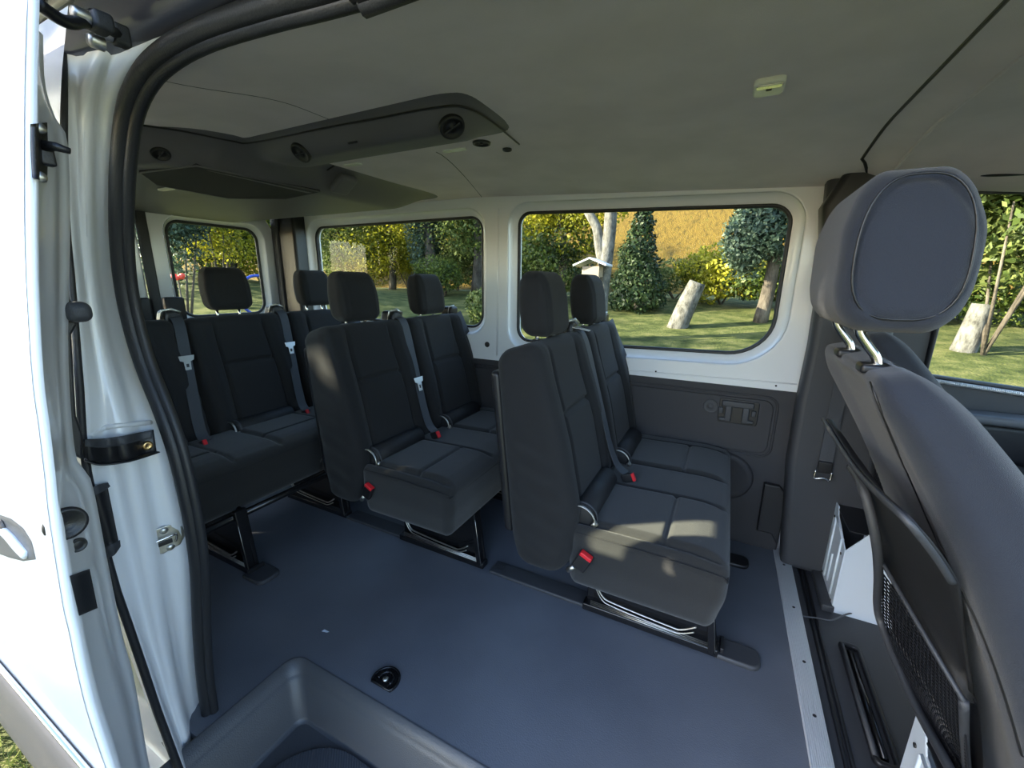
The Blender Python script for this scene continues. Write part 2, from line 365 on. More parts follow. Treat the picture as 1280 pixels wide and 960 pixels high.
# D pillar and rear doors
v, f = rbox((-2.83, 2.08, .86), (.24, .13, 1.75), .02); struct(mk('trim_4', v, f, PLB))
v, f = rbox((-2.90, 2.03, .86), (.07, .06, 1.75), .015); struct(mk('trim_5', v, f, TRIM))
for i, (y0, y1) in enumerate(((1.275, 2.02), (.50, 1.225))):
    m0, m1 = (1.385, 1.92) if i == 0 else (.60, 1.12)
    Wl = rrect(m0, .985, m1, 1.545, (.10, .075, .075, .07), 8)
    v, f = plate([(y0, -.02), (y1, -.02), (y1, 1.56), (y1-.06, 1.655), (y0, 1.655)], [grow(Wl, .03)], .03, .010, YZ(-2.96)); dr = struct(mk('door_%d' % (i+1), v, f, PAINT))
    v, f = ring(grow(Wl, .031), 0, Wl, 0, steps=((0, 0), (.4, 0), (1, 0))); nn = len(Wl)
    v = [(-2.945-.045*(k//nn)/2, p[0], p[2]) for k, p in enumerate(v)]; mk('window_reveal', v, f, PAINT, dr)
    v, f = tube([(-2.985, p[0], p[1]) for p in grow(Wl, .002)], .010, 8, closed=True, up=(1, 0, 0)); mk('window_seal', v, f, RUB, dr)
    v, f = plate(grow(Wl, .012), [], .005, .001, YZ(-3.0)); mk('pane', v, f, GLASS, dr, smooth=False)
    v, f = rbox((-2.93, (y0+.06 if i == 0 else y1-.06), 1.03), (.05, .10, .16), .012); mk('door_lock_cover', v, f, PLB, dr)
v, f = rbox((-2.935, 1.25, .82), (.03, .05, 1.68), .01); struct(mk('trim_6', v, f, RUB))
v, f = rbox((-2.92, 1.36, 1.63), (.04, .03, .045), .006); mb = MB(); mb.add(v, f); mb.add(*rbox((-2.92, 1.39, 1.63), (.03, .02, .04), .004)); o = mb.build('door_catch', PLB); tag(o, 'small black door catch above the rear window on its white frame', 'catch')
# near side wall behind the entrance (inner and outer skin with a window)
WR = rrect(-2.85, .86, -1.33, 1.52, .07, 8)
v, f = plate([(-2.96, -.2), (-1.24, -.2), (-1.24, 1.64), (-2.96, 1.64)], [WR], .02, .005, XZ(.472)); wr = struct(mk('wall_right', v, f, PAINT, smooth=False))
v, f = plate([(-3.0, -.35), (-1.26, -.35), (-1.26, 1.70), (-3.0, 1.70)], [WR], .015, .004, XZ(.385)); mk('outer_skin', v, f, PAINT, wr, smooth=False)
v, f = plate(grow(WR, .01), [], .005, .001, XZ(.43)); mk('pane', v, f, GLASS, wr, smooth=False)
# header over the entrance with the roller track
pr = [(.47, 1.60), (.44, 1.60), (.405, 1.615), (.395, 1.65), (.345, 1.655), (.33, 1.63), (.30, 1.625), (.285, 1.67), (.29, 1.72), (.47, 1.72)]
rws = [[(x, p[0]-.02*0, p[1]-.02*float(ss(-x, .9, 1.25))*0) for p in pr+[pr[0]]] for x in np.linspace(-1.30, 1.5, 14)]
v, f = loft(rws); struct(mk('wall_right_header', v, f, DARKPAINT))
v, f = tube([(-1.28, .372, 1.642), (1.5, .372, 1.642)], .008, 8); tr = struct(mk('trim_7', v, f, STEEL))
# front door side and cab shell
WD = [(.62, .90), (1.50, .86), (1.05, 1.50), (.62, 1.50)]
for (yy, nm) in ((2.185, 'wall_front_left'), (.43, 'wall_front_right')):
    x0 = .50 if yy > 1 else .62
    WDl = [(.715, .88), (1.62, .80), (1.20, 1.52), (.715, 1.545)]
    WDl = [tuple(p) for p in smooth_path([np.array(p) for p in (WDl[0], ((WDl[0][0]+WDl[1][0])/2, (WDl[0][1]+WDl[1][1])/2), WDl[1], ((WDl[1][0]+WDl[2][0])/2, (WDl[1][1]+WDl[2][1])/2), WDl[2], ((WDl[2][0]+WDl[3][0])/2, (WDl[2][1]+WDl[3][1])/2), WDl[3], ((WDl[0][0]+WDl[3][0])/2, (WDl[0][1]+WDl[3][1])/2))], 1, True)]
    wf = struct(mk(nm, *plate([(x0, -.2), (2.2, -.2), (2.2, .85), (1.25, 1.66), (x0, 1.66)], [WDl], .03, .006, XZ(yy)), PAINT if yy < 1 else PLG, smooth=False))
    v, f = plate(grow(WDl, .01), [], .005, .001, XZ(yy)); mk('pane', v, f, GLASS, wf, smooth=False)
    if yy > 1:
        mb = MB(); mb.add(*tube([(p[0], yy-.02, p[1]) for p in WDl], .012, 8, closed=True, up=(0, 1, 0))); mb.build('window_seal', RUB, wf)
        v, f = tube([(.66, yy-.035, .872), (1.6, yy-.035, .79)], .008, 8); mk('window_channel', v, f, ALU, wf)
        v, f = rbox((1.25, yy-.055, .66), (1.2, .08, .16), .03); mk('door_trim', v, f, PLB, wf)
        v, f = rbox((1.25, yy-.10, .755), (1.0, .10, .035), .015); mk('armrest', v, f, PLM, wf)
v, f = loft([[(2.15, .45, .80), (2.15, 2.15, .80)], [(1.28, .50, 1.62), (1.28, 2.10, 1.62)]]); struct(mk('window_3', v, f, GLASS, smooth=False))
v, f = rbox((1.95, 1.3, .45), (.55, 1.66, .80), .08); struct(mk('trim_8', v, f, PLG))
# seal around the entrance
SP = [(560, -60), (470, -32), (400, -10), (330, 10), (255, 36), (208, 62), (178, 92), (159, 135), (151, 190), (148, 250), (149, 310), (155, 365), (166, 415), (180, 460), (198, 505), (216, 555), (230, 610), (240, 660), (246, 705), (248, 750), (250, 800), (254, 850), (262, 905), (273, 960), (284, 1010)]
P3 = [ay(u, v, .452) for u, v in SP]; P3 = [np.array([1.3, .452, 1.583])]+P3
P3s = smooth_path(P3, 4)
def shift(P, dx, dy): 
    out = []; 
    for i, p in enumerate(P):
        t = P[min(i+1, len(P)-1)]-P[max(i-1, 0)]; t /= np.linalg.norm(t); nrm = np.array([-t[2], 0, t[0]]); out.append(p+nrm*dx+np.array([0, dy, 0]))
    return out
mb = MB(); mb.add(*tube(P3s, .0155, 12, up=(0, 1, 0))); mb.add(*tube(shift(P3s, .014, .010), .011, 10, up=(0, 1, 0)))
sl = struct(mb.build('door_seal', RUB))
# door jamb
rowsJ = []
JA = [(205, 40), (165, 80), (140, 130), (133, 190), (131, 250), (132, 310), (137, 365), (148, 415), (163, 462), (182, 508), (200, 557), (213, 610), (224, 660), (231, 705), (234, 750), (236, 800), (240, 850), (249, 905), (262, 960), (274, 1010)]
JC = [(84, 20), (83, 60), (83, 110), (83, 150), (83, 230), (87, 300), (92, 350), (96, 400), (99, 440), (103, 490), (106, 545), (112, 590), (122, 640), (135, 690), (149, 740), (163, 780), (180, 830), (200, 890), (226, 960), (246, 1010)]
for (ua, va), (uc, vc) in zip(JA, JC):
    A = ay(ua, va, .447); Cc = ax_(uc, vc, -1.13); Bk = Cc+np.array([-.14, .02, 0]); k = va/960
    row = [A+np.array([-.02, .03, 0]), A]
    for s, dd in ((.10, .004), (.22, .012), (.34, .010), (.40, -.006), (.5, -.010), (.62, -.006), (.68, .006), (.8, .008), (.93, .0)):
        p = A+(Cc-A)*s; amp = 1.0 if va < 540 else 1.5
        dd2 = dd*amp+.006*math.sin(va*.018+s*5)*(1 if va > 560 else .2); p = p+np.array([-dd2*.9, dd2*.3, 0]); row.append(p)
    row += [Cc, Cc+np.array([-.012, .0, 0]), Bk]; rowsJ.append(row)
cols = list(zip(*rowsJ)); cols = [smooth_path(c, 4) for c in cols]; rowsJ = [list(r) for r in zip(*cols)]
v, f = loft(rowsJ); jamb = struct(mk('door_jamb', v, f, PAINT))
from mathutils.bvhtree import BVHTree
def onto(V, Fq, u, v_, off=0.0, fallback=.38):
    d = Vector(RM @ np.array([u-CX, v_-CY, F])).normalized(); h = BVHTree.FromPolygons([Vector(p) for p in V], Fq).ray_cast(Vector((0, 0, CAMZ)), d)
    if h[0] is None: return ay(u, v_, fallback)
    return np.array(h[0]-d*off)
JV = [tuple(p) for r in rowsJ for p in r]; JF = list(f)
mj = jamb.modifiers.new('s', 'SOLIDIFY'); mj.thickness = .004; mj.offset = 1
mb = MB()                                            # dark weather strip on the outer edge of the jamb
mb.add(*tube([ax_(u-3, v, -1.125) for u, v in JC], list(np.linspace(.005, .009, len(JC))), 8)); mb.build('weather_strip', RUB, jamb)
mb = MB()
def jpt(u, v_, off=.002): return onto(JV, JF, u, v_, off)
mb.add(*tube(smooth_path([jpt(106, 160), jpt(104, 200), jpt(107, 290), jpt(106, 350), jpt(110, 420)], 8), .0025, 6)); mb.build('sealant_bead', PAINT, jamb)
mb = MB(); mb.add(*tube(smooth_path([jpt(112, 545), jpt(130, 535), jpt(150, 532), jpt(188, 528)], 6), .006, 6)); mb.build('jamb_step', PAINT, jamb)
# black guide block with brass screw across the jamb
t = thing('roller_guide', tuple(jpt(150, 560)), 'black roller guide with a brass screw fixed across the white door jamb', 'guide')
c0 = np.array(t.location)
def qpatch(A, B, off, th, nsub=4, V0=None, F0=None, o0=None):   # a slab lying on a surface, between two lines of sight points
    V0 = JV if V0 is None else V0; F0 = JF if F0 is None else F0; o0 = c0 if o0 is None else o0; A = smooth_path([np.array(p+(0,)) for p in A], nsub); B = smooth_path([np.array(p+(0,)) for p in B], nsub); R = []
    for s in (0, .06, .3, .5, .7, .94, 1):
        R.append([onto(V0, F0, *(a+(b-a)*s)[:2], off+(0 if s in (0, 1) else .002))-o0 for a, b in zip(A, B)])
    v, f = loft(R); n = len(v); v = list(v); back = []
    for p in v: d = _unit(p+o0-np.array([0, 0, CAMZ])); back.append(p+d*th)
    nr, nc = len(R), len(R[0]); rim = [(0, j) for j in range(nc)]+[(i, nc-1) for i in range(1, nr)]+[(nr-1, j) for j in range(nc-2, -1, -1)]+[(i, 0) for i in range(nr-2, 0, -1)]
    rim = [i*nc+j for i, j in rim]; m_ = len(rim); f = list(f)+[(rim[k], rim[(k+1) % m_], rim[(k+1) % m_]+n, rim[k]+n) for k in range(m_)]
    return v+back, f
def qslab(px, y0s, th, dx=.0):
    V = []
    for (u, v), y in zip(px, y0s):
        p = onto(JV, JF, u, v, y); V.append(p-c0)
    V2 = [p+np.array([-th, .01, 0]) for p in V]; n = len(V)
    return V+V2, [tuple(range(n)), tuple(range(n, 2*n))[::-1]]+[(i, n+i, n+(i+1) % n, (i+1) % n) for i in range(n)]
v, f = qpatch([(104, 549), (128, 548), (152, 545), (172, 541), (192, 537)], [(104, 574), (128, 578), (152, 577), (172, 572), (196, 566)], .035, .05); mk('housing', v, f, PLB, t)
v, f = qpatch([(106, 549), (128, 548), (152, 545), (172, 541), (190, 538)], [(106, 558), (128, 560), (150, 557), (172, 552), (190, 548)], .045, .02); mk('upper_ledge', v, f, PLG, t)
v, f = tube(smooth_path([jpt(106, 574, .04)-c0, jpt(125, 580, .04)-c0, jpt(160, 576, .04)-c0, jpt(196, 565, .035)-c0], 5), .005, 8, flat=(.5, 1.6)); mk('lower_lip', v, f, PLB, t)
v, f = lathe([(0, .004), (.0045, .004), (.006, .005), (.0095, .004), (.0105, 0)], 20, 'x', c=tuple(jpt(184, 557, .038)-c0)); mk('screw', v, f, BRASS, t)
# striker plate
t = thing('striker_plate', tuple(jpt(203, 675, .014)), 'bare metal striker plate bolted to the white jamb below the roller guide', 'striker plate')
c0 = np.array(t.location); e1 = _unit([.2, .98, 0]); e2 = np.array([0, 0, 1.]); e2 = _unit(e2-e1*(e1@e2)); e3 = np.cross(e1, e2); 
e1 = e1*1.95; e2 = e2*1.85
if e3@(np.array([0, 0, CAMZ])-c0) < 0: e3 = -e3
fr = lambda a, b, c: tuple(e1*a+e2*b+e3*c)
v, f = plate([(-.024, .0), (-.019, .012), (-.006, .018), (.010, .018), (.021, .010), (.023, -.004), (.016, -.015), (-.002, -.019), (-.017, -.013)], [], .005, .0015, fr); mk('base_plate', v, f, STEEL, t, smooth=False)
v, f = tube(smooth_path([fr(-.012, -.008, .002), fr(-.013, .002, .010), fr(0, .004, .012), fr(.013, .004, .010), fr(.012, -.008, .002)], 4), .0028, 8); mk('striker_loop', v, f, CHR, t)
v, f = rbox((0, 0, 0), (.018, .006, .004), .001); v = [fr(p[0], p[1]-.004, p[2]+.004) for p in v]; mk('slot', v, f, PLB, t)
for a, b in ((.003, .0125), (.006, -.0135)):
    vv, ff = lathe([(0, .006), (.0035, .006), (.0045, .003)], 12); mk('bolt', [fr(p[0]+a, p[1]+b, p[2]) for p in vv], ff, STEEL, t)
# long black bumper block beside the jamb
t = thing('door_bumper', tuple(jpt(134, 650)), 'black ribbed bumper block on the outer edge of the white jamb', 'bumper')
c0 = np.array(t.location)
v, f = qpatch([(114, 610), (121, 640), (130, 688)], [(134, 606), (141, 640), (149, 680)], .022, .04); mk('pad', v, f, PLB, t)
v, f = qpatch([(110, 612), (122, 606), (135, 603)], [(117, 620), (128, 615), (138, 608)], .03, .03); mk('upper_lip', v, f, PLG, t)
v, f = qpatch([(131, 684), (141, 680), (150, 675)], [(133, 698), (143, 694), (151, 683)], .03, .03); mk('lower_lip', v, f, PLG, t)
t = thing('door_stopper', tuple(jpt(196, 935)), 'black rubber stopper low in the gap between the open door and the jamb', 'stopper'); c0 = np.array(t.location)
v, f = qpatch([(178, 958), (192, 934), (206, 922)], [(192, 975), (210, 962), (218, 940)], .02, .05); mk('pad', v, f, PLB, t)

# sliding door, slid back along the side
D = thing('sliding_door', (-.84, .22, .0), 'white sliding door slid open along the side, its sunlit face at the left edge', 'door')
d0 = np.array(D.location)
Opx = [(36, -60), (36, 0), (33, 120), (33, 300), (37, 400), (43, 483), (50, 533), (58, 600), (62, 640), (72, 707), (82, 767), (89, 795), (95, 827), (110, 890), (133, 960), (160, 1040)]
Ipx = [(44, -60), (47, 0), (50, 80), (64, 125), (78, 150), (82, 220), (82, 300), (80, 417), (85, 517), (93, 567), (110, 590), (131, 694), (150, 787), (165, 844), (186, 960), (210, 1040)]
O3 = smooth_path([ax_(u, v, -.70) for u, v in Opx], 6); I3 = smooth_path([ax_(u, v, -.84) for u, v in Ipx], 6)
O3 = list(O3)+[O3[-1]+np.array([0, 0, -.4])]; I3 = list(I3)+[I3[-1]+np.array([0, 0, -.3])]
O3 = sorted(O3, key=lambda p: -p[2]); I3 = sorted(I3, key=lambda p: -p[2])
zz = np.linspace(1.53, .22, 80)
def interp(P, z): P = np.array(P)[::-1]; return np.array([np.interp(z, P[:, 2], P[:, 0]), np.interp(z, P[:, 2], P[:, 1]), z])
rws = []
for z in zz:
    a = interp(O3, z); b = interp(I3, min(z+.02, 1.56)); b = np.array([b[0], b[1], z+.0])
    row = [a+np.array([-.35, .004, 0]), a+np.array([-.03, 0, 0]), a+np.array([-.006, .001, 0]), a+np.array([.0, .008, 0])]
    for s, dd in ((.25, .0), (.5, -.001), (.72, .0), (.76, .010), (.95, .008)): row.append(a+(b-a)*s+np.array([-.0, 0, 0])+np.array([-dd, 0, 0]))
    row += [b+np.array([-.01, .004, 0]), b+np.array([-.06, .012, 0])]; rws.append([p-d0 for p in row])
v, f = loft(rws); mk('leading_edge', v, f, PAINT, D); EV = [tuple(np.array(p)+d0) for p in v]; EF = list(f)
def ept(u, v_, off=.001): return onto(EV, EF, u, v_, off, .2)
yo = lambda z: float(interp(O3, min(max(z, .42), 1.5))[1]) if z < 1.5 else float(interp(O3, 1.5)[1])+(z-1.5)*.25
DW = rrect(-1.95, 1.00, -.92, 1.50, .07, 8)
v, f = plate([(-2.25, -.30), (-1.04, -.30), (-1.04, .93), (-1.00, .93), (-1.00, 1.60), (-2.25, 1.60)], [[(max(x, -1.9), z) for x, z in rrect(-1.90, .98, -1.10, 1.52, .07)]], .02, .004, XZ(0))
def door_skin(off, x1, win, zb=.26):
    V = []; Fc = []; X = np.linspace(-2.72, x1, 36); Z = np.linspace(zb, 1.60, 60); n = len(Z)
    for x in X:
        for z in Z: V.append((x, yo(z)+off, z))
    for i in range(len(X)-1):
        for j in range(n-1):
            xm = (X[i]+X[i+1])/2; zm = (Z[j]+Z[j+1])/2
            if win and -1.98 < xm < -.98 and 1.08 < zm < 1.52: continue
            Fc.append((i*n+j, (i+1)*n+j, (i+1)*n+j+1, i*n+j+1))
    return [np.array(p)-d0 for p in V], Fc
v, f = door_skin(0, -.706, True); mk('outer_panel', v, f, PAINT, D)
v, f = door_skin(.085, -.90, True, -.15); mk('inner_panel', v, f, PAINT, D)
v, f = loft([[np.array((x, yo(z)+.04, z))-d0 for z in np.linspace(1.06, 1.54, 8)] for x in (-2.02, -.96)]); mk('pane', v, f, GLASS, D)
rws = []
for x in np.linspace(-2.72, -.712, 24):
    zt = .590-.10*(x+.72)*0; zb = .395
    rws.append([np.array((x, yo(z)-o_, z))-d0 for z, o_ in ((.500, -.002), (.502, .006), (.490, .013), (.45, .016), (.35, .016), (.28, .012), (.268, .004), (.270, -.002))])
v, f = loft(rws); mk('side_moulding', v, f, GREYM, D)
v, f = tube([np.array((x, yo(.506)-.006, .506))-d0 for x in (-2.72, -1.5, -.712)], .004, 6); mk('moulding_bead', v, f, CHR, D)
def on_edge(u, v): return ax_(u, v, -.745)           # where fittings sit on the leading edge
hc = ax_(28, 672, -.735)
SV, SF = door_skin(0, -.706, False); SV = [tuple(np.array(p)+d0) for p in SV]
def spt(u, v_, off=.002): return onto(SV, SF, u, v_, off, .15)
hp_ = [(-14, 640), (0, 645), (14, 650), (28, 661), (38, 677), (43, 698), (28, 700), (12, 696), (-4, 690), (-20, 680)]
hc_ = np.mean([spt(*q) for q in hp_], 0); rg = [[spt(*(np.array((10, 674))+(np.array(q)-np.array((10, 674)))*k), o_)-d0 for q in hp_+hp_[:1]] for k, o_ in ((1.06, .001), (1.0, .004), (.85, .003), (.6, .002), (.02, .002))]
v, f = loft(rg); mk('handle_recess', v, f, PLM, D)
v, f = tube(smooth_path([spt(-12, 650, .004)-d0, spt(10, 668, .012)-d0, spt(24, 684, .012)-d0, spt(34, 694, .004)-d0], 5), .006, 8); mk('handle', v, f, PAINT, D)
v, f = lathe([(0, -.004), (.010, -.004), (.013, .0)], 18, 'y', c=tuple(spt(4, 660, .004)-d0)); mk('lock_barrel', v, f, PLB, D)
def disc_on_edge(name, u, v, r, m_, deep=.006):
    p = ept(u, v, .009); r = r*1.25; vv, ff = lathe([(0, .002), (r*.45, .002), (r*.5, deep*.6), (r*.7, deep*.5), (r*.8, deep), (r, deep), (r*1.04, 0)], 28, 'x')
    o = mk(name, [np.array(q)+p-d0 for q in vv], ff, m_, D); return o
disc_on_edge('lock_socket', 82, 654, .0165, PLB); disc_on_edge('plug', 97, 681, .0075, PLB, .003)
def edge_patch(px, y_off=.0, x=-.75, th=.012):
    V = [ax_(u, v, x)-d0 for u, v in px]; V = V+[p+np.array([-th, 0, 0]) for p in V]; n = len(px)
    return V, [tuple(range(n)), tuple(range(n, 2*n))[::-1]]+[(i, n+i, n+(i+1) % n, (i+1) % n) for i in range(n)]
v, f = qpatch([(87, 720), (93, 745), (99, 770)], [(112, 711), (117, 735), (122, 760)], .004, .01, 4, EV, EF, d0); mk('latch_pocket', v, f, PLB, D)
v, f = qpatch([(38, 155), (38, 185), (40, 222)], [(59, 153), (60, 185), (59, 228)], .013, .014, 4, EV, EF, d0); mk('guide_plate', v, f, PLB, D)
p = ept(54, 182, .018)-d0
mb = MB(); mb.add(*tube([p, p+np.array([.008, .008, .0]), p+np.array([.014, .018, -.003])], [.006, .005, .0035], 10)); mb.add(*rbox(p+np.array([-.005, .002, -.01]), (.012, .014, .022), .003)); mb.build('guide_pin', PLB, D)
for u, v_ in ((50, 160), (51, 221)):
    q = ept(u, v_, .016)-d0; vv, ff = lathe([(0, .002), (.005, .002), (.006, 0)], 14, 'x'); mk('guide_bolt', [np.array(a)+q for a in vv], ff, STEEL, D)
v, f = edge_patch([(72, 328), (82, 321), (86, 345), (88, 375), (98, 383), (100, 400), (90, 418), (96, 520), (104, 545), (103, 575), (93, 568), (84, 517), (76, 417)], x=-.86, th=.02); bevel_obj(mk('rubber_buffer', v, f, PLB, D, smooth=False), .003)
v, f = rbox(ax_(92, 390, -.85)-d0+np.array([0, .004, 0]), (.03, .03, .03), .012); mk('buffer_knob', v, f, PLG, D)
# roller arm over the entrance
A0 = ax_(46, 4, -.83); A1 = ay(120, 26, .36); A2 = ay(150, 45, .40)
t = thing('door_roller', tuple(A1), 'black and steel roller arm joining the open door to its roof track', 'roller arm'); c0 = np.array(t.location)
v, f = tube(smooth_path([A0-c0, (A0*.6+A1*.4)-c0+np.array([0, 0, -.012]), (A0*.25+A1*.75)-c0+np.array([0, 0, -.006]), A1-c0], 5), [.008]*15+[.014], 10); mk('arm', v, f, PLB, t)
mb = MB(); mb.add(*rbox(A1-c0+np.array([.01, 0, -.005]), (.034, .024, .024), .006)); mb.add(*rbox(A2-c0, (.022, .022, .03), .005)); mb.add(*tube([A1-c0, A2-c0], .008, 8)); mb.build('bracket', PLG, t)
for q in (A1-c0+np.array([.01, -.02, -.005]), A2-c0+np.array([0, -.02, -.005]), (A1*.5+A2*.5)-c0+np.array([0, -.018, -.025])):
    v, f = lathe([(0, -.010), (.007, -.010), (.0095, -.006), (.0095, .008)], 18, 'y', c=tuple(q)); mk('roller', v, f, STEEL, t)
# ================================================================ REAR BENCHES
def make_bench(n, pitch, W, label, off=0.0, lift=0.0, dep=1.0):
    t = thing('passenger_bench', (0, 0, 0), label, 'seat bench')
    cs = [W/2-(n-1)*pitch/2+i*pitch for i in range(n)]
    if n == 2: cs = [.222, .728]
    # cushion: x from -.45 to 0, top .485
    def cw(P):
        P = P.copy(); x, y, z = P[:, 0], P[:, 1]+W/2, P[:, 2]; top = ss(z, .03, .105)
        dz = -.012*ss(x, .12, .235)-.006*ss(-x, -.1, .2)
        ge = np.zeros(len(P)); bol = np.zeros(len(P)); inp = np.zeros(len(P))
        for i, c in enumerate(cs):
            a, b = c-.185, c+.125
            if i == n-1 and n > 1: a, b = c-.155, c+.155
            ge += gr(y-a, .0065)+gr(y-b, .0065); inp += ss(y, a, a+.02)*(1-ss(y, b-.02, b))
            ge += gr(x-.055, .0065)*(y > a)*(y < b)
        ins = inp*(1-ss(x, .17, .21))
        dz = dz-.012*ge*(1-ss(x, .19, .225))+.007*ins-.004*0
        edge = np.minimum(y, W-y); dz -= .016*(1-ss(edge, 0, .05))*ss(x, -.2, .2)
        P[:, 2] += dz*top
        # piping line where the top panel meets the side
        side = 1-top
        P[:, 0] -= .018*ss(-z, -.02, .1)*ss(x, .15, .22)
        P[:, 1] = np.where(P[:, 1] < 0, P[:, 1]+.012*ss(-z, .0, .1), P[:, 1]-.012*ss(-z, 0, .1))
        return P
    v, f = rbox((-.225, W/2, .367), (.46, W, .235), .036, (64, int(W*110), 10), cw); v = [(-.455+(p[0]+.455)*dep, p[1], p[2]+lift) for p in v]; mk('seat_cushion', v, f, FABI, t)
    v, f = tube([(-.455+(p[0]+.455)*dep, p[1], p[2]+lift+.004) for p in smooth_path([(-.43, .004, .452), (-.25, .001, .455), (-.07, .002, .448), (-.012, .012, .438), (.002, .04, .432), (.004, W/2, .434), (.002, W-.04, .432), (-.012, W-.012, .438), (-.07, W-.002, .448), (-.4, W-.004, .455)], 5)], .0022, 6); mk('piping', v, f, FAB, t)
    # backrests
    bw = pitch-.012 if n > 2 else .496
    def bwf(P):
        P = P.copy(); x, y, z = P[:, 0].copy(), P[:, 1].copy(), P[:, 2].copy(); tt = (z+.37)/.74
        front = ss(x, .01, .07); rear = ss(-x, .01, .07)
        pw = .128+.010*(1-tt)-.03*tt*0
        ge = gr(y-pw, .006)+gr(y+pw, .006); hg = gr(tt-.685-.02*np.cos(y*6), .010)*(abs(y) < pw)
        bol = ss(abs(y), pw, pw+.05)*(1-.5*ss(tt, .75, 1))
        dx = -.017*(ge+hg)*ss(1-tt, .02, .10)+.020*bol+.006*np.sin(np.clip(tt, 0, 1)*math.pi)*(abs(y) < pw)
        xf = np.interp(tt, [0, .06, .14, .32, .6, 1], [-.500, -.475, -.455, -.448, -.494, -.585]); xb = np.interp(tt, [0, .05, .14, .5, .85, 1], [-.60, -.635, -.655, -.682, -.712, -.722])
        P[:, 0] = (xf+xb)/2+x/.16*(xf-xb)+dx*front
        P[:, 1] = y*(1-.05*ss(tt, .5, 1.05))
        P[:, 2] = z+.655 + x*.28*ss(tt, .8, 1)
        side = ss(abs(y), bw/2-.02, bw/2); P[:, 0] += 0
        P[:, 1] += np.sign(y)*side*(.0018*np.sin(tt*60+x*40)*ss(1-tt, .2, .5))
        return P
    v, f = rbox((0, 0, 0), (.16, bw, .74), .048, (10, 56, 80), bwf); vb = np.array(v)
    for i, c in enumerate(cs):
        mk('backrest', vb+np.array([0, c, 0]), f, FABS if False else FAB, t)
    # rear shell
    for c in cs:
        v, f = rbox((-.70, c, .66), (.035, bw-.07, .56), .015, (1, 2, 4), lambda P: np.column_stack([P[:, 0]-P[:, 2]*.10, P[:, 1], P[:, 2]])); mk('back_shell', v, f, PLB, t)
    # headrests
    def hwf(P):
        P = P.copy(); tt = (P[:, 2]+.11)/.22
        P[:, 1] *= 1-.10*ss(tt, .45, 1.0)-.05*ss(1-tt, .6, 1.0); P[:, 0] = P[:, 0]*(1-.22*ss(tt, .55, 1))-P[:, 2]*.12+.006*gr(P[:, 0]-.015, .2)
        P[:, 0] -= .004*gr(abs(P[:, 1])-.085, .006)*(P[:, 0] > .02)
        return P
    v, f = rbox((0, 0, 0), (.115, .222, .212), .040, (4, 40, 12), hwf); vh = np.array(v)
    for c in cs:
        hr = mk('headrest', vh+np.array([-.655, c, 1.148+lift]), f, FAB, t)
        for s in (-1, 1):
            v, f2 = tube([(-.645, c+s*.055, 1.0), (-.655, c+s*.055, 1.08)], .0065, 10); mk('headrest_post', v, f2, CHR, hr)
            v, f2 = rbox((-.645, c+s*.065, 1.026), (.03, .036, .014), .005, (1, 1, 1)); mk('post_collar', v, f2, PLB, hr)
    # rolls between cushion and backrest with their bright-edged brackets
    for c in cs:
        v, f = tube([(-.425, c-.185, .497), (-.425, c-.18, .497), (-.425, c+.12, .497), (-.425, c+.125, .497)], [.030, .042, .042, .03], 20); mk('rear_roll', v, f, FABS, t)
        for yy in (c-.20, c-.172):
            v, f = tube([(-.425+.05*math.cos(a), yy, .49+.05*math.sin(a)) for a in np.linspace(-.2, 1.8, 12)], .0022, 6, flat=(1, 2)); mk('bracket_edge', v, f, STEEL if yy < c-.19 else PLG, t)
        v, f = tube([(-.385, c-.187, .487), (-.372, c-.187, .478)], [.012, .008], 10); mk('bracket_foot', v, f, STEEL, t)
    # buckles and belts
    def buckle(p, tilt, size=1.0, lean=0):
        b = mk('buckle', *(lambda v, f: ([(q[0]*math.cos(tilt)-q[2]*math.sin(tilt)+p[0], q[1]+p[1], q[0]*math.sin(tilt)+q[2]*math.cos(tilt)+p[2]) for q in v], f))(*rbox((0, 0, 0), (.044*size, .020*size, .062*size), .005, (1, 1, 1))), PLB, t)
        v, f = rbox((0, -.001, .026*size), (.040*size, .021*size, .014*size), .003, (1, 1, 1)); v = [(q[0]*math.cos(tilt)-q[2]*math.sin(tilt)+p[0], q[1]+p[1], q[0]*math.sin(tilt)+q[2]*math.cos(tilt)+p[2]) for q in v]; mk('release_button', v, f, RED, b)
        return b
    buckle((-.398, -.014, .375), -.45)
    v, f = tube([(-.425, -.012, .345), (-.445, -.008, .322)], [.007, .009], 10); mk('buckle_stalk', v, f, STEEL, t)
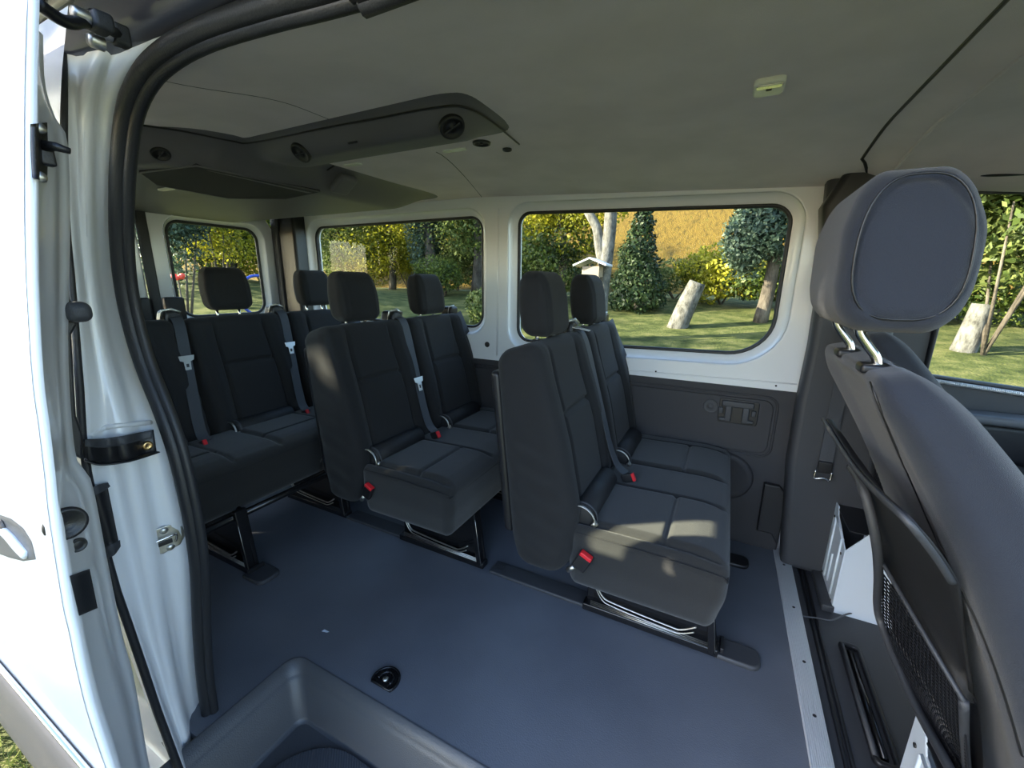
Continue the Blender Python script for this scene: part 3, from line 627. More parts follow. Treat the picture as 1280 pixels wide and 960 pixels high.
    for i in range(n):
        if i < n-1:
            yb = cs[i]+pitch/2                         # belt between this seat and the next
            v, f = rbox((-.655, yb-.005, 1.035), (.085, .085, .075), .016, (2, 2, 2), lambda P: np.column_stack([P[:, 0], P[:, 1]*(1-.25*ss(P[:, 2], -.02, .04)), P[:, 2]+.25*P[:, 0]*0])); g = mk('belt_guide', v, f, PLB, t)
            v, f = tube([(-.64, yb-.045, 1.03), (-.635, yb-.040, 1.072), (-.615, yb-.012, 1.078), (-.61, yb+.02, 1.06)], .004, 6, flat=(1, 2)); mk('guide_rim', v, f, STEEL, g)
            yq = cs[i]+.165
            yl = lambda z: yq+.012+(yb-.005-yq-.012)*(z-.50)/.545
            pth = smooth_path([(x, yl(z), z) for x, z in ((-.635, 1.045), (-.592, 1.035), (-.560, .985), (-.518, .86), (-.472, .72), (-.432, .60), (-.396, .53), (-.36, .505))], 5)
            v, f = ribbon(pth, .046, .003, (0, 1, .1)); bl = mk('seat_belt', v, f, BELT, t, smooth=False)
            k = {0: 3, 1: 19}.get(int(off), 15); p = pth[k]; d = _unit(pth[k+1]-pth[k-1]); nrm = _unit(np.cross(d, (0, 1, 0))); nrm = nrm if nrm[0] > 0 else -nrm
            fr2 = lambda a, b, c: tuple(p+np.array([0, 1, 0])*a+d*b+nrm*(c+.006))
            v, f = plate([(-.032, -.012), (.032, -.012), (.028, .010), (.014, .016), (.012, .055), (-.012, .055), (-.014, .016), (-.028, .010)], [[(-.006, .026), (.006, .026), (.006, .042), (-.006, .042)]], .004, .001, fr2); mk('belt_tongue', v, f, mat_tongue, bl, smooth=False)
            b = buckle((-.350, yq-.005, .497), -1.15, .8)
    yb = W+.0
    v, f = rbox((-.655, yb-.03, 1.035), (.085, .07, .075), .016, (2, 2, 2)); g = mk('belt_guide', v, f, PLB, t)
    v, f = tube([(-.64, yb-.065, 1.03), (-.635, yb-.06, 1.072), (-.615, yb-.035, 1.078)], .004, 6); mk('guide_rim', v, f, STEEL, g)
    v, f = ribbon(smooth_path([(-.60, yb-.02, 1.04), (-.575, yb-.012, .98), (-.50, yb-.004, .80), (-.46, yb+.004, .55), (-.44, yb+.008, .42)], 4), .044, .003, (.3, 1, 0)); mk('seat_belt', v, f, BELT, t, smooth=False)
    # steel frame
    ys_ = [.225, W-.20] if n == 2 else [.36, .86, W-.22]
    for k, y in enumerate(ys_):
        pl_ = [(-.44, .015), (.01, .015), (.012, .05), (-.03, .29), (-.40, .29), (-.44, .12)]
        v, f = plate(pl_, [], .012, .003, XZ(y+.012)); fr_ = mk('side_frame', v, f, BLK, t, smooth=False)
        v, f = rbox((-.215, y, .018), (.47, .045, .03), .006, (1, 1, 1)); mk('foot_rail', v, f, BLK, t)
        for zz in (.034, .041, .048):
            v, f = tube([(-.42, y-.018, zz+.003), (.0, y-.018, zz-.002)], .0022, 6); mk('rail_edge', v, f, STEEL if k == 0 else BLK, fr_)
        v, f = tube(smooth_path([(-.40, y-.02, .13), (-.375, y-.022, .09), (-.33, y-.024, .078), (-.14, y-.024, .065), (-.10, y-.024, .068), (-.055, y-.024, .098)], 5), .0035, 6); mk('lock_rod', v, f, STEEL, t)
        v, f = tube([(p[0], p[1]+.0, p[2]-.012) for p in smooth_path([(-.40, y-.026, .13), (-.375, y-.026, .09), (-.33, y-.028, .078), (-.14, y-.028, .065), (-.10, y-.028, .068), (-.06, y-.028, .09)], 5)], .0025, 6); mk('lock_rod', v, f, STEEL, t)
        v, f = rbox((.0, y+.0, .15), (.022, .05, .28), .005, (1, 1, 1), lambda P: np.column_stack([P[:, 0]-.12*(P[:, 2]+.14), P[:, 1], P[:, 2]])); mk('front_leg', v, f, BLK, t)
        v, f = tube([(.010, y-.022, .02), (-.024, y-.022, .28)], .0016, 6); mk('leg_edge', v, f, STEEL, t)
    v, f = tube([(-.06, .1, .25), (-.06, W-.08, .25)], .015, 10); mk('cross_tube', v, f, BLK, t)
    v, f = tube([(-.37, .1, .25), (-.37, W-.08, .25)], .015, 10); mk('cross_tube', v, f, BLK, t)
    return t
mat_tongue = mat('pale_belt_tongue', (.62, .62, .60, 1), .35, .6)
W2S, P2S = .98, .485
b1 = make_bench(2, P2S, W2S, 'black two-seat bench nearest the front, sun patch on its near cushion', 0)
b1.location = (.085, 1.13, 0); b1['group'] = 'two-seat benches by the big windows'
b2 = make_bench(2, P2S, W2S, 'black two-seat bench in the middle row, pale buckle tongue halfway down its belt', 1)
b2.location = (-.835, 1.145, 0); b2['group'] = 'two-seat benches by the big windows'
b3 = make_bench(3, .52, 1.56, 'wide black rear bench across the van in front of the back door windows', 2, .02, .90)
b3.location = (-1.675, .52, 0)

# floor fittings
def rail_cover(x0, x1, y0, y1, label):
    t = thing('rail_cover', ((x0+x1)/2, (y0+y1)/2, 0), label, 'rail cover'); hx, hy = (x1-x0)/2, (y1-y0)/2
    v, f = rbox((0, 0, .006), (2*hx, 2*hy, .016), .006, (2, 2, 1)); mk('cover', v, f, PLG, t)
    v, f = tube(rr3(rrect(-hx+.02, -.012, -hx+.05, .014, .004), .0142), .0013, 6, closed=True); mk('cap_outline', v, f, PLB, t); return t
def rr3(loop, z): return [(a, b, z) for a, b in loop]
rail_cover(-.785, -.355, 1.345, 1.425, 'grey plastic rail cover on the floor between front and middle benches')
rail_cover(-1.66, -1.24, 1.36, 1.44, 'grey plastic rail cover on the floor behind the middle bench')
def foot_pad(x, y, sx, sy, label):
    t = thing('foot_cover', (x, y, 0), label, 'foot cover')
    v, f = plate(rrect(-.02, -sy/2, sx, sy/2, (.004, .03, .03, .004)), [], .020, .007, XY(.008), res=3); mk('cap', v, f, PLB if y > 1.5 else PLG, t); 
    v, f = rbox((.0, 0, .02), (.012, sy*.7, .03), .003, (1, 1, 1)); mk('slot_frame', v, f, PLB, t); return t
foot_pad(.115, 1.378, .115, .088, 'rounded dark foot cover on the floor at the front leg of the nearest bench')
foot_pad(.115, 1.93, .10, .085, 'rounded black foot cover on the floor near the wall beyond the front bench')
foot_pad(-1.66, .885, .10, .10, 'rounded black foot cover under the aisle end of the rear bench')
p = az(402, 789, .001); o = mk('paper_scrap', [(0, 0, 0), (.022, .004, .001), (.026, .011, 0), (.004, .009, .002)], [(0, 1, 2, 3)], BOXW, smooth=False); o.location = tuple(p); sd = o.modifiers.new('s', 'SOLIDIFY'); sd.thickness = .0006; tag(o, 'tiny white scrap lying on the blue-grey floor near the step', 'scrap')
# tie-down ring in the floor
rc = az(482, 851, 0); t = thing('tie_down_ring', (rc[0], rc[1], .0), 'gloss black tie-down cup with a steel bolt sunk in the floor by the step', 'tie-down')
Dsh = [(.046*math.cos(a), .046*math.sin(a)) for a in np.linspace(-.55, math.pi+.55, 26)]
v, f = plate(Dsh, [], .006, .002, XY(.001)); mk('cup', v, f, BLK, t, smooth=False)
v, f = tube([(p[0]*.92, p[1]*.92, .005) for p in Dsh], .004, 8, closed=True); mk('cup_rim', v, f, BLK, t)
v, f = tube([(.024*math.cos(a), .024*math.sin(a)+.002, .006) for a in np.linspace(-.4, math.pi+.4, 16)], .0045, 8); mk('ring', v, f, BLK, t)
v, f = lathe([(0, .012), (.007, .012), (.010, .009), (.010, .004)], 6); mk('bolt', v, f, STEEL, t)
v, f = rbox((0, -.016, .006), (.05, .016, .006), .002, (1, 1, 1)); mk('clip', v, f, BLK, t)

# ================================================================ FRONT SEATS
def make_front_seat(label):
    t = thing('front_seat', (0, 0, 0), label, 'seat'); y0, y1 = .645, 1.10; W = y1-y0; yc = (y0+y1)/2
    # side profile by height: rear x, front x
    Z = [.30, .45, .60, .723, .82, .90, .954, 1.02, 1.083, 1.115]
    XB = [.510, .466, .416, .367, .325, .290, .258, .214, .176, .172]; XFt = [.68, .65, .595, .535, .472, .418, .378, .322, .257, .232]
    pb_, pf_ = np.polyfit(Z, XB, 3), np.polyfit(Z, XFt, 3); Z = list(np.linspace(.3, 1.115, 24)); XB = list(np.polyval(pb_, Z)); XFt = list(np.polyval(pf_, Z))
    H = 1.108-.28
    def wf(P):
        P = P.copy(); x, y, z = P[:, 0].copy(), P[:, 1].copy(), P[:, 2].copy(); zz = z+.28+H/2
        xb = np.interp(zz, Z, XB); xf = np.interp(zz, Z, XFt)
        P[:, 0] = (xb+xf)/2+x/.16*(xf-xb)
        tt = (zz-.28)/H
        P[:, 1] = y*(1-.06*ss(tt, .6, 1.0)+.03*ss(1-tt, .2, .8)) 
        P[:, 2] = zz+.12*x*ss(tt, .7, 1)
        rear = ss(-x, .055, .078); P[:, 0] += .007*rear*gr(abs(y)-.185, .004)
        P[:, 0] += .012*rear*ss(.17-abs(y), 0, .08)
        return P
    v, f = rbox((0, 0, 0), (.16, W, H), .055, (10, 70, 60), wf, seg=5); mk('backrest', [p+np.array([0, yc, 0]) for p in v], f, FABF, t)
    bv = [tuple(p+np.array([0, yc, 0])) for p in v]; bt = BVHTree.FromPolygons([Vector(p) for p in bv], f)
    def bpt(u, v_, off=.001):
        d = Vector(RM @ np.array([u-CX, v_-CY, F])).normalized(); h = bt.ray_cast(Vector((0, 0, CAMZ)), d); return np.array(h[0]-d*off) if h[0] is not None else None
    sm = [bpt(*q) for q in [tuple(p) for p in smooth_path([(1088, 478), (1111, 538), (1140, 604), (1168, 668), (1192, 716), (1228, 793), (1256, 870), (1278, 945)], 6)]]; sm = [p for p in sm if p is not None]
    v, f = tube(sm, .0018, 6); mk('seam', v, f, PLB, t)
    def rp(u, v_, off):                                # where a sight line meets the back of the seat
        lo, hi = .3, 1.6
        for _ in range(40):
            y = (lo+hi)/2; p = ay(u, v_, y)
            if p[0] > np.interp(p[2], Z, XB)-off: hi = y
            else: lo = y
        return p
    pA = smooth_path([rp(1029, 524, .055), rp(1064, 580, .055), rp(1100, 620, .050), rp(1132, 650, .042), rp(1168, 694, .026), rp(1190, 728, .014)], 5)
    v, f = tube(pA, .0045, 10, flat=(1, .8)); mk('pocket_rim', v, f, PLG, t)
    Bp = [(1064, 585, .05), (1076, 604, .052), (1088, 642, .058), (1096, 684, .066), (1098, 722, .070), (1097, 762, .070), (1108, 798, .068), (1142, 877, .064), (1184, 955, .06), (1226, 1035, .055)]
    pB = smooth_path([rp(*q) for q in Bp], 5)
    v, f = tube(pB, .0075, 10); mk('pocket_frame', v, f, PLG, t)
    Dg = [(1101, 700, .062), (1130, 750, .055), (1165, 810, .046), (1205, 877, .034)]
    pC = smooth_path([rp(*q) for q in Dg], 6)
    v, f = tube(pC, .0035, 8); mk('net_hem', v, f, PLG, t)
    pD = smooth_path([rp(1205, 877, .034), rp(1206, 930, .034), rp(1212, 1000, .034)], 4); v, f = tube(pD, .006, 8); mk('pocket_frame', v, f, PLG, t)
    low = smooth_path([rp(1030, 526, .050), rp(1076, 604, .050), rp(1096, 684, .055), rp(1101, 700, .055), rp(1150, 785, .044), rp(1205, 877, .028)], 5)
    def resamp(P, n):
        P = np.array(P); d = np.r_[0, np.cumsum(np.linalg.norm(np.diff(P, axis=0), axis=1))]; q = np.linspace(0, d[-1], n)
        return [np.array([np.interp(a, d, P[:, k]) for k in range(3)]) for a in q]
    up_ = resamp(list(pA)+[rp(1198, 790, .014), rp(1207, 870, .02)], 26); lo_ = resamp(low, 26)
    rws = [[a+(b-a)*s+np.array([.004+.010*math.sin(math.pi*s), 0, 0]) for s in np.linspace(0, 1, 8)] for a, b in zip(up_, lo_)]
    v, f = loft(rws); o = mk('pocket_panel', v, f, FABS, t); sd = o.modifiers.new('s', 'SOLIDIFY'); sd.thickness = .004
    TL, TR, BL, BR = rp(1100, 712, .06), rp(1203, 880, .032), rp(1226, 1035, .055), rp(1218, 1040, .034); ML = rp(1100, 768, .06)
    left = resamp([TL, ML]+list(pB[30:]), 30); right = resamp([TR, BR], 30)
    def net(s, q, o_=0):
        i = q*29; k = min(int(i), 28); fr_ = i-k; a = left[k]*(1-fr_)+left[k+1]*fr_; tp = TL*(1-s)+TR*s; b = right[k]*(1-fr_)+right[k+1]*fr_
        p = a*(1-s)+b*s; return p*1.0+(tp-(TL*(1-s)+TR*s))*(1-q)+np.array([o_+.006*math.sin(math.pi*s), 0, 0])
    mb = MB()
    for k in range(37): mb.add(*tube([net(s, k/36) for s in np.linspace(0, 1, 22)], .0014, 5))
    for k in range(24): mb.add(*tube([net(k/23, q) for q in np.linspace(0, 1, 24)], .0014, 5))
    mb.build('map_net', PLB, t)
    v, f = loft([[net(s, q, .018) for s in np.linspace(0, 1, 8)] for q in np.linspace(0, 1, 20)]); mk('pocket_liner', v, f, PLB, t)
    # headrest
    hy0, hy1 = .712, .985; hc = (hy0+hy1)/2
    def hw(P):
        P = P.copy(); x, y, z = P[:, 0].copy(), P[:, 1].copy(), P[:, 2].copy(); tt = (z+.1)/.2
        P[:, 0] = x*(1-.22*ss(tt, .6, 1.0)-.12*ss(1-tt, .7, 1.0))-z*.03+.008*(1-(z/.1)**2)*(x > 0)
        P[:, 1] = y*(1-.10*ss(tt, .5, 1))
        side = ss(abs(y), .125, .13)
        P[:, 1] -= np.sign(y)*.003*gr(np.sqrt((x/.056)**2+(z/.09)**2)-1, .05)*ss(abs(y), .11, .135)
        return P
    v, f = rbox((0, 0, 0), (.136, hy1-hy0, .208), .036, (16, 24, 24), hw, seg=6); hr = mk('headrest', [p+np.array([.195, hc, 1.262]) for p in v], f, FABF, t)
    rim = [(0.195+.056*math.copysign(abs(math.cos(a))**.7, math.cos(a))*(1-.10*math.sin(a))-.004*math.sin(a), hy0-.0005+.006*(abs(math.sin(a))**3), 1.265+.088*math.copysign(abs(math.sin(a))**.8, math.sin(a))) for a in np.linspace(0, 2*math.pi, 40)[:-1]]
    v, f = tube(rim, .0016, 6, closed=True); mk('headrest_seam', v, f, PLB, hr)
    for y in (.768, .922):
        v, f = tube(smooth_path([(.170, y, 1.19), (.172, y, 1.158), (.184, y, 1.138), (.198, y, 1.118), (.203, y, 1.09)], 5), .0062, 12); mk('headrest_post', v, f, CHR, hr)
        v, f = rbox((.203, y, 1.104), (.048, .036, .014), .005, (1, 1, 1)); mk('post_collar', v, f, PLB, t)
    # cushion and base
    v, f = rbox((.86, yc, .52), (.50, .48, .16), .05, (3, 3, 2)); mk('seat_cushion', v, f, FABF, t)
    return t
fs = make_front_seat('large dark front passenger seat with netted map pocket at the right edge')
fs2 = copy_tree(fs); fs2.location = (.19, .86, -.02); fs2['label'] = "driver's seat mostly hidden behind the big front seat headrest, against the right window"
fs['group'] = fs2['group'] = 'front seats'
# steel seat boxes
def seat_box(x0, x1, y0, y1, h, label):
    t = thing('seat_box', ((x0+x1)/2, (y0+y1)/2, -.012), label, 'seat box'); hx, hy = (x1-x0)/2, (y1-y0)/2
    mb = MB(); th = .004
    def wall(a, b): mb.add(*prism([(a[0], a[1]), (b[0], b[1]), (b[0]+.003, b[1]+.003), (a[0]+.003, a[1]+.003)], XY(0), 0, h))
    # rear wall with an opening, near side wall sloping
    v, f = plate([(-hy, 0), (hy, 0), (hy, h), (hy-.05, h), (hy-.07, h-.03), (-hy+.10, h-.05), (-hy, h-.09)], [], th, .001, lambda a, b, c: (-hx+c, a, b)); mk('rear_plate', v, f, BOXW, t, smooth=False)
    v, f = plate([(-hx, 0), (hx, 0), (hx, h), (-hx+.06, h), (-hx, h-.09)], [], th, .001, lambda a, b, c: (a, -hy+c, b)); mk('side_plate', v, f, BOXW, t, smooth=False)
    v, f = plate([(-hx, 0), (hx, 0), (hx, h), (-hx, h)], [], th, .001, lambda a, b, c: (a, hy+c, b)); mk('side_plate', v, f, BOXW, t, smooth=False)
    v, f = plate([(-hx, -hy), (hx, -hy), (hx, hy), (-hx, hy)], [], th, .001, lambda a, b, c: (a, b, h-.01+c)); mk('top_plate', v, f, PLB, t, smooth=False)
    mb = MB()
    for (ya, za, yb_, zb) in ((-hy+.05, h*.80, hy-.06, h*.88), (-hy+.05, h*.12, -hy+.05, h*.80), (hy-.06, h*.12, hy-.06, h*.88), (-hy+.12, h*.15, -hy+.12, h*.5)):
        mb.add(*tube([(-hx-.002, ya, za), (-hx-.002, yb_, zb)], .006, 8, flat=(1, .6)))
    mb.build('pressed_rib', BOXW, t)
    mb = MB()
    for (y, z) in ((hy-.03, h*.85), (-hy+.03, h*.66), (-hy+.03, h*.08), (hy-.02, h*.1)): mb.add(*lathe([(0, -.003), (.005, -.003), (.005, .0)], 12, 'x', c=(-hx-.002, y, z)))
    mb.build('bolt_hole', PLB, t)
    v, f = rbox((-hx-.015, -hy+.14, .012), (.04, .30, .03), .006, (1, 1, 1)); mk('foot_flange', v, f, PLG, t)
    return t
seat_box(.495, .98, 1.79, 2.02, .36, "pale painted steel box under the driver's seat, beside the grey pillar")
seat_box(.465, .95, .68, 1.03, .335, 'pale painted steel box under the front passenger seat, at the bottom edge')
# cab floor ridges, channel, cable
mb = MB()
for dx in (0, .016): mb.add(*tube([(.418+dx, .5, -.010), (.418+dx, 2.05, -.010)], .006, 8))
struct(mb.build('trim_9', PLB))
t = thing('floor_channel', (.51, 1.35, -.012), 'long black open channel in the cab floor ahead of the metal strip', 'channel')
v, f = plate(rrect(-.028, -.17, .034, .27, .018), [rrect(-.016, -.155, .022, .255, .012)], .018, .005, XY(.008)); mk('channel_rim', v, f, PLB, t)
v, f = tube([(.003, -.14, .004), (.003, .24, .004)], .009, 10); mk('inner_rod', v, f, BLK, t)
v, f = tube([(-.022, -.15, .016), (-.020, .25, .016)], .007, 8); mk('raised_edge', v, f, PLG, t)
cb = smooth_path([az(1003, 770, -.004), az(1025, 773, -.002), az(1040, 775, 0), az(1058, 768, .004), az(1076, 765, .01), az(1090, 766, .02)], 5)
v, f = tube(cb, .0028, 8); o = mk('cable', v, f, PLM); tag(o, 'thin grey cable lying across the cab floor beside the metal strip', 'cable')

# ================================================================ CEILING FITTINGS
def bump_h(x, y):
    a = float(ss(-x, .60, .72))*float(ss(y, .925, 1.01))*(1-float(ss(y, 1.06, 1.26)))*.062
    xe = 1.40+.62*max(0, .9-y)
    b = .085*float(ss(-x, xe, xe+.22))*float(ss(y, .47, .50))*(1-float(ss(y, 1.75, 2.08)))
    c = float(ss(-x, 1.36, 1.6)); return max(a*(1-c)+b*c, a*(1-c)+b*c)
xs = np.linspace(-2.95, -.55, 170); ys = np.linspace(.475, 2.1, 120); V = []; n = len(ys); hh = {}
for i, x in enumerate(xs):
    for j, y in enumerate(ys): h = bump_h(x, y); hh[i, j] = h; V.append((x, y, ceil_z(x, y)-h+.002))
Fc = [(i*n+j, (i+1)*n+j, (i+1)*n+j+1, i*n+j+1) for i in range(len(xs)-1) for j in range(n-1) if max(hh[i, j], hh[i+1, j], hh[i, j+1], hh[i+1, j+1]) > .0015]
AC = thing('air_conditioning_unit', (-1.6, 1.1, 1.6), 'dark grey overhead ventilation unit and duct with round vents under the rear ceiling', 'ventilation unit')
a0 = np.array(AC.location); mk('housing', [np.array(p)-a0 for p in V], Fc, DUCT, AC)
def under(x, y): return ceil_z(x, y)-bump_h(x, y)
def duct_pt(u, v, z0=1.58):
    z = z0
    for _ in range(25): p = az(u, v, z); z = z*.5+.5*under(p[0], p[1])
    return az(u, v, z)
def frame_at(p):
    e = .004; x, y = p[0], p[1]; nx = (under(x+e, y)-under(x-e, y))/(2*e); ny = (under(x, y+e)-under(x, y-e))/(2*e)
    nn = _unit((nx, ny, -1)); ex = _unit(np.array([1, 0, 0])-nn*nn[0]); ey = np.cross(nn, ex); return ex, ey, nn
def on_duct(verts, p): ex, ey, nn = frame_at(p); return [p+ex*q[0]+ey*q[1]+nn*q[2]-a0 for q in verts]
for (u, v_, r) in ((565, 159, .034), (602, 178, .030), (376, 191, .032), (201, 192, .026), (634, 186, .016)):
    p = duct_pt(u, v_); v, f = lathe([(0, .004), (r*.15, .006), (r*.2, .001), (r*.7, .0), (r*.78, .006), (r*.95, .006), (r, .0), (r, -.006)], 28); o = mk('air_vent', on_duct(v, p), f, PLB, AC)
    v, f = rbox((0, 0, .004), (r*1.4, .004, .003), .001, (1, 1, 1)); mk('vent_blade', on_duct(v, p), f, PLG, o)
for (u, v_, w_) in ((568, 187, .036), (441, 205, .034), (208, 236, .04)):
    p = duct_pt(u, v_); v, f = plate(rrect(-w_*1.25, -.013, w_*1.25, .013, .012), [], .007, .002, XY(.001)); mk('lamp_lens', on_duct(v, p), f, LENS, AC, smooth=False)
for (u, v_, w_) in ((441, 178, .018), (552, 175, .0), (413, 210, .02)):
    if w_: p = duct_pt(u, v_); v, f = rbox((0, 0, .001), (w_*2, .006, .004), .001, (1, 1, 1)); mk('slot', on_duct(v, p), f, PLB, AC)
g = [duct_pt(*q) for q in ((174, 214), (245, 205), (400, 238), (357, 247), (285, 246), (195, 229))]; 
v, f = plate([(p[0], p[1]) for p in g], [], .010, .003, lambda a, b, c: (a-a0[0], b-a0[1], under(a, b)-.001+c-a0[2])); mk('intake_grille', v, f, PLBM, AC, smooth=False)
v, f = tube([(p[0]-a0[0], p[1]-a0[1], under(p[0], p[1])-.005-a0[2]) for p in g], .003, 6, closed=True); mk('grille_edge', v, f, DUCT, AC)
eg = smooth_path([duct_pt(u, v_, 1.62) for u, v_ in ((168, 155), (230, 164), (290, 176), (315, 178), (400, 161), (480, 146), (540, 135), (578, 133), (612, 150), (649, 180))], 6)
v, f = tube([p-a0+np.array([0, 0, -.001]) for p in eg], .0028, 6); mk('edge_seam', v, f, PLB, AC)
# cap at the end of the unit by the window
p = duct_pt(428, 228); v, f = rbox((0, 0, .01), (.10, .09, .03), .014, (2, 2, 1)); mk('sensor_cap', on_duct(v, p), f, DUCT, AC)
# dome lamp
p = az(962, 105, 1.65); p = az(962, 105, ceil_z(p[0], p[1])); t = thing('dome_lamp', tuple(p), 'small pale square dome lamp on the grey headliner', 'lamp')
v, f = plate([(a*1.0, b) for a, b in rrect(-.031, -.040, .031, .040, .014)], [], .016, .005, XY(-.004)); mk('lens', v, f, LENS, t)
v, f = plate(rrect(-.026, -.034, .026, -.014, .006), [], .006, .002, XY(-.012)); mk('reflector', v, f, CHR, t)
v, f = rbox((.0, -.008, -.014), (.012, .008, .004), .002, (1, 1, 1)); mk('switch', v, f, PLB, t)
# headliner seams
def seam(name, pts, r, m_=PLB, zoff=.001):
    v, f = tube([(x, y, ceil_z(x, y)+zoff) for x, y in pts], r, 6, flat=(1, 1.5)); return struct(mk(name, v, f, m_))
q0, q1 = az(200, 72, 1.645), az(425, 157, 1.65)
seam('trim_10', [tuple(q0[:2]+(q1-q0)[:2]*s) for s in np.linspace(0, 1, 14)], .0016)
seam('trim_11', [(.33, y) for y in np.linspace(.5, 1.85, 20)]+[(.335+.01*i, 1.85+.03*i) for i in range(1, 8)], .0035)
seam('trim_12', [tuple(duct_pt(545+60*s, 190+60*s**1.3)[:2]) for s in np.linspace(0, 1, 10)], .0018)
seam('trim_13', [tuple(duct_pt(467+26*s, 225+30*s)[:2]) for s in np.linspace(0, 1, 10)], .0018)
seam('trim_14', [(.43+.0*y, y) for y in np.linspace(.6, 2.05, 14)], .004, HEAD)
# grab handle
t = thing('grab_handle', tuple(ay(1262, 208, 2.0)), 'black grab handle above the right window on the cab ceiling', 'grab handle')
v, f = tube(smooth_path([(-.085, .05, .03), (-.08, .0, .0), (-.05, -.02, -.018), (.06, -.02, -.02), (.10, 0, .0), (.105, .05, .03)], 5), .011, 10, flat=(1, 1.3)); mk('grip', v, f, PLB, t)
for s in (-.085, .10):
    v, f = rbox((s, .03, .018), (.04, .06, .045), .012, (1, 1, 1)); mk('mount', v, f, PLB, t)
# ================================================================ OUTSIDE
GRASS = ramp_mat('lawn_grass', [(0.0199, 0.0286, 0.0067, 1), (0.0461, 0.0597, 0.0135, 1), (0.0915, 0.0994, 0.0304, 1), (0.1352, 0.1273, 0.0507, 1)], 2.6, bscale=28, bdist=.06)
HILLM = ramp_mat('dry_tall_grass', [(0.0428, 0.0325, 0.0031, 1), (0.1026, 0.0630, 0.0062, 1), (0.1454, 0.0898, 0.0113, 1), (0.0855, 0.0687, 0.0062, 1)], 1.1, bscale=5, bdist=.3, stretch=(4.5, 1.2, .8))
def ground_z(x, y):
    z = -.65+.113*max(0, y-2.6); z = min(z, .72)
    z += .13*max(0, -x-4)*math.exp(-((y-7)/5)**2)*.9
    if y > 22: z += (min(y, 60)-22)*.50
    return z+.03*math.sin(x*.9+y*.5)*math.sin(y*.7)
def grid(x0, x1, y0, y1, nx, ny):
    X = np.linspace(x0, x1, nx); Y = np.linspace(y0, y1, ny); V = [(x, y, ground_z(x, y)) for x in X for y in Y]
    return V, [(i*ny+j, (i+1)*ny+j, (i+1)*ny+j+1, i*ny+j+1) for i in range(nx-1) for j in range(ny-1)]
struct(mk('lawn', *grid(-45, 25, -25, 22, 110, 80), GRASS)); struct(mk('hillside', *grid(-60, 30, 22, 60, 60, 40), HILLM))
BARK = ramp_mat('pale_bark', [(0.0216, 0.0202, 0.0173, 1), (0.1080, 0.1044, 0.0936, 1), (0.1872, 0.1800, 0.1656, 1)], 9, bscale=40, bdist=.02, stretch=(1, 1, .5))
BARKD = ramp_mat('dark_bark', [(.03, .025, .02, 1), (.09, .075, .06, 1), (.16, .14, .11, 1)], 6, bscale=30, bdist=.03, stretch=(1, 1, .3))
LM = {'yellow': leaf_mat('leaves_yellow', (0.0560, 0.0720, 0.0064, 1), (0.2560, 0.2560, 0.0160, 1), (0.4960, 0.4480, 0.0400, 1), .5),
      'green': leaf_mat('leaves_green', (0.0120, 0.0240, 0.0064, 1), (0.0480, 0.0800, 0.0160, 1), (0.1760, 0.2160, 0.0400, 1)),
      'dark': leaf_mat('leaves_dark', (0.0072, 0.0168, 0.0072, 1), (0.0210, 0.0450, 0.0180, 1), (0.0600, 0.0900, 0.0300, 1), .3),
      'blue': leaf_mat('leaves_blue_green', (0.0144, 0.0280, 0.0208, 1), (0.0440, 0.0760, 0.0520, 1), (0.1280, 0.1760, 0.1200, 1), .4),
      'mid': leaf_mat('leaves_mid', (0.0240, 0.0400, 0.0080, 1), (0.0880, 0.1280, 0.0320, 1), (0.2400, 0.2720, 0.0880, 1), .45)}
def leaves(blobs, n, size, parent, material, name='foliage'):
    if parent.get('category') != 'tree' or 'shade' not in parent.name: n = int(n*1.9); size = size*.66
    B = np.array(blobs, float); wts = (B[:, 3]*B[:, 4]*B[:, 5])**(2/3); wts /= wts.sum(); ids = RNG.choice(len(B), n, p=wts)
    d = RNG.normal(size=(n, 3)); d /= np.linalg.norm(d, axis=1, keepdims=True); r = RNG.uniform(.55, 1.0, n)**.6
    lump = 1+.16*np.sin(d[:, 0]*7+ids)*np.sin(d[:, 2]*6+ids*2)*1.0
    C = B[ids, :3]+d*(r*lump)[:, None]*B[ids, 3:6]
    a = RNG.normal(size=(n, 3)); a /= np.linalg.norm(a, axis=1, keepdims=True); b = np.cross(a, d+.3*RNG.normal(size=(n, 3))); b /= np.linalg.norm(b, axis=1, keepdims=True)+1e-9
    s = size*RNG.uniform(.6, 1.4, n)[:, None]
    V = np.stack([C-a*s, C+b*s*.5, C+a*s, C-b*s*.5], 1).reshape(-1, 3)
    me = bpy.data.meshes.new(name); Fq = np.arange(4*n).reshape(-1, 4)
    me.from_pydata(V.tolist(), [], Fq.tolist()); at_ = me.attributes.new('tint', 'FLOAT', 'FACE')
    tint = np.clip(.5+.26*RNG.normal(size=n)+.22*np.sin(C[:, 0]*2.1+C[:, 2]*1.7), 0, 1); at_.data.foreach_set('value', tint.astype(np.float32))
    me.materials.append(material); o = bpy.data.objects.new(name, me); COL.objects.link(o); o.parent = parent; return o
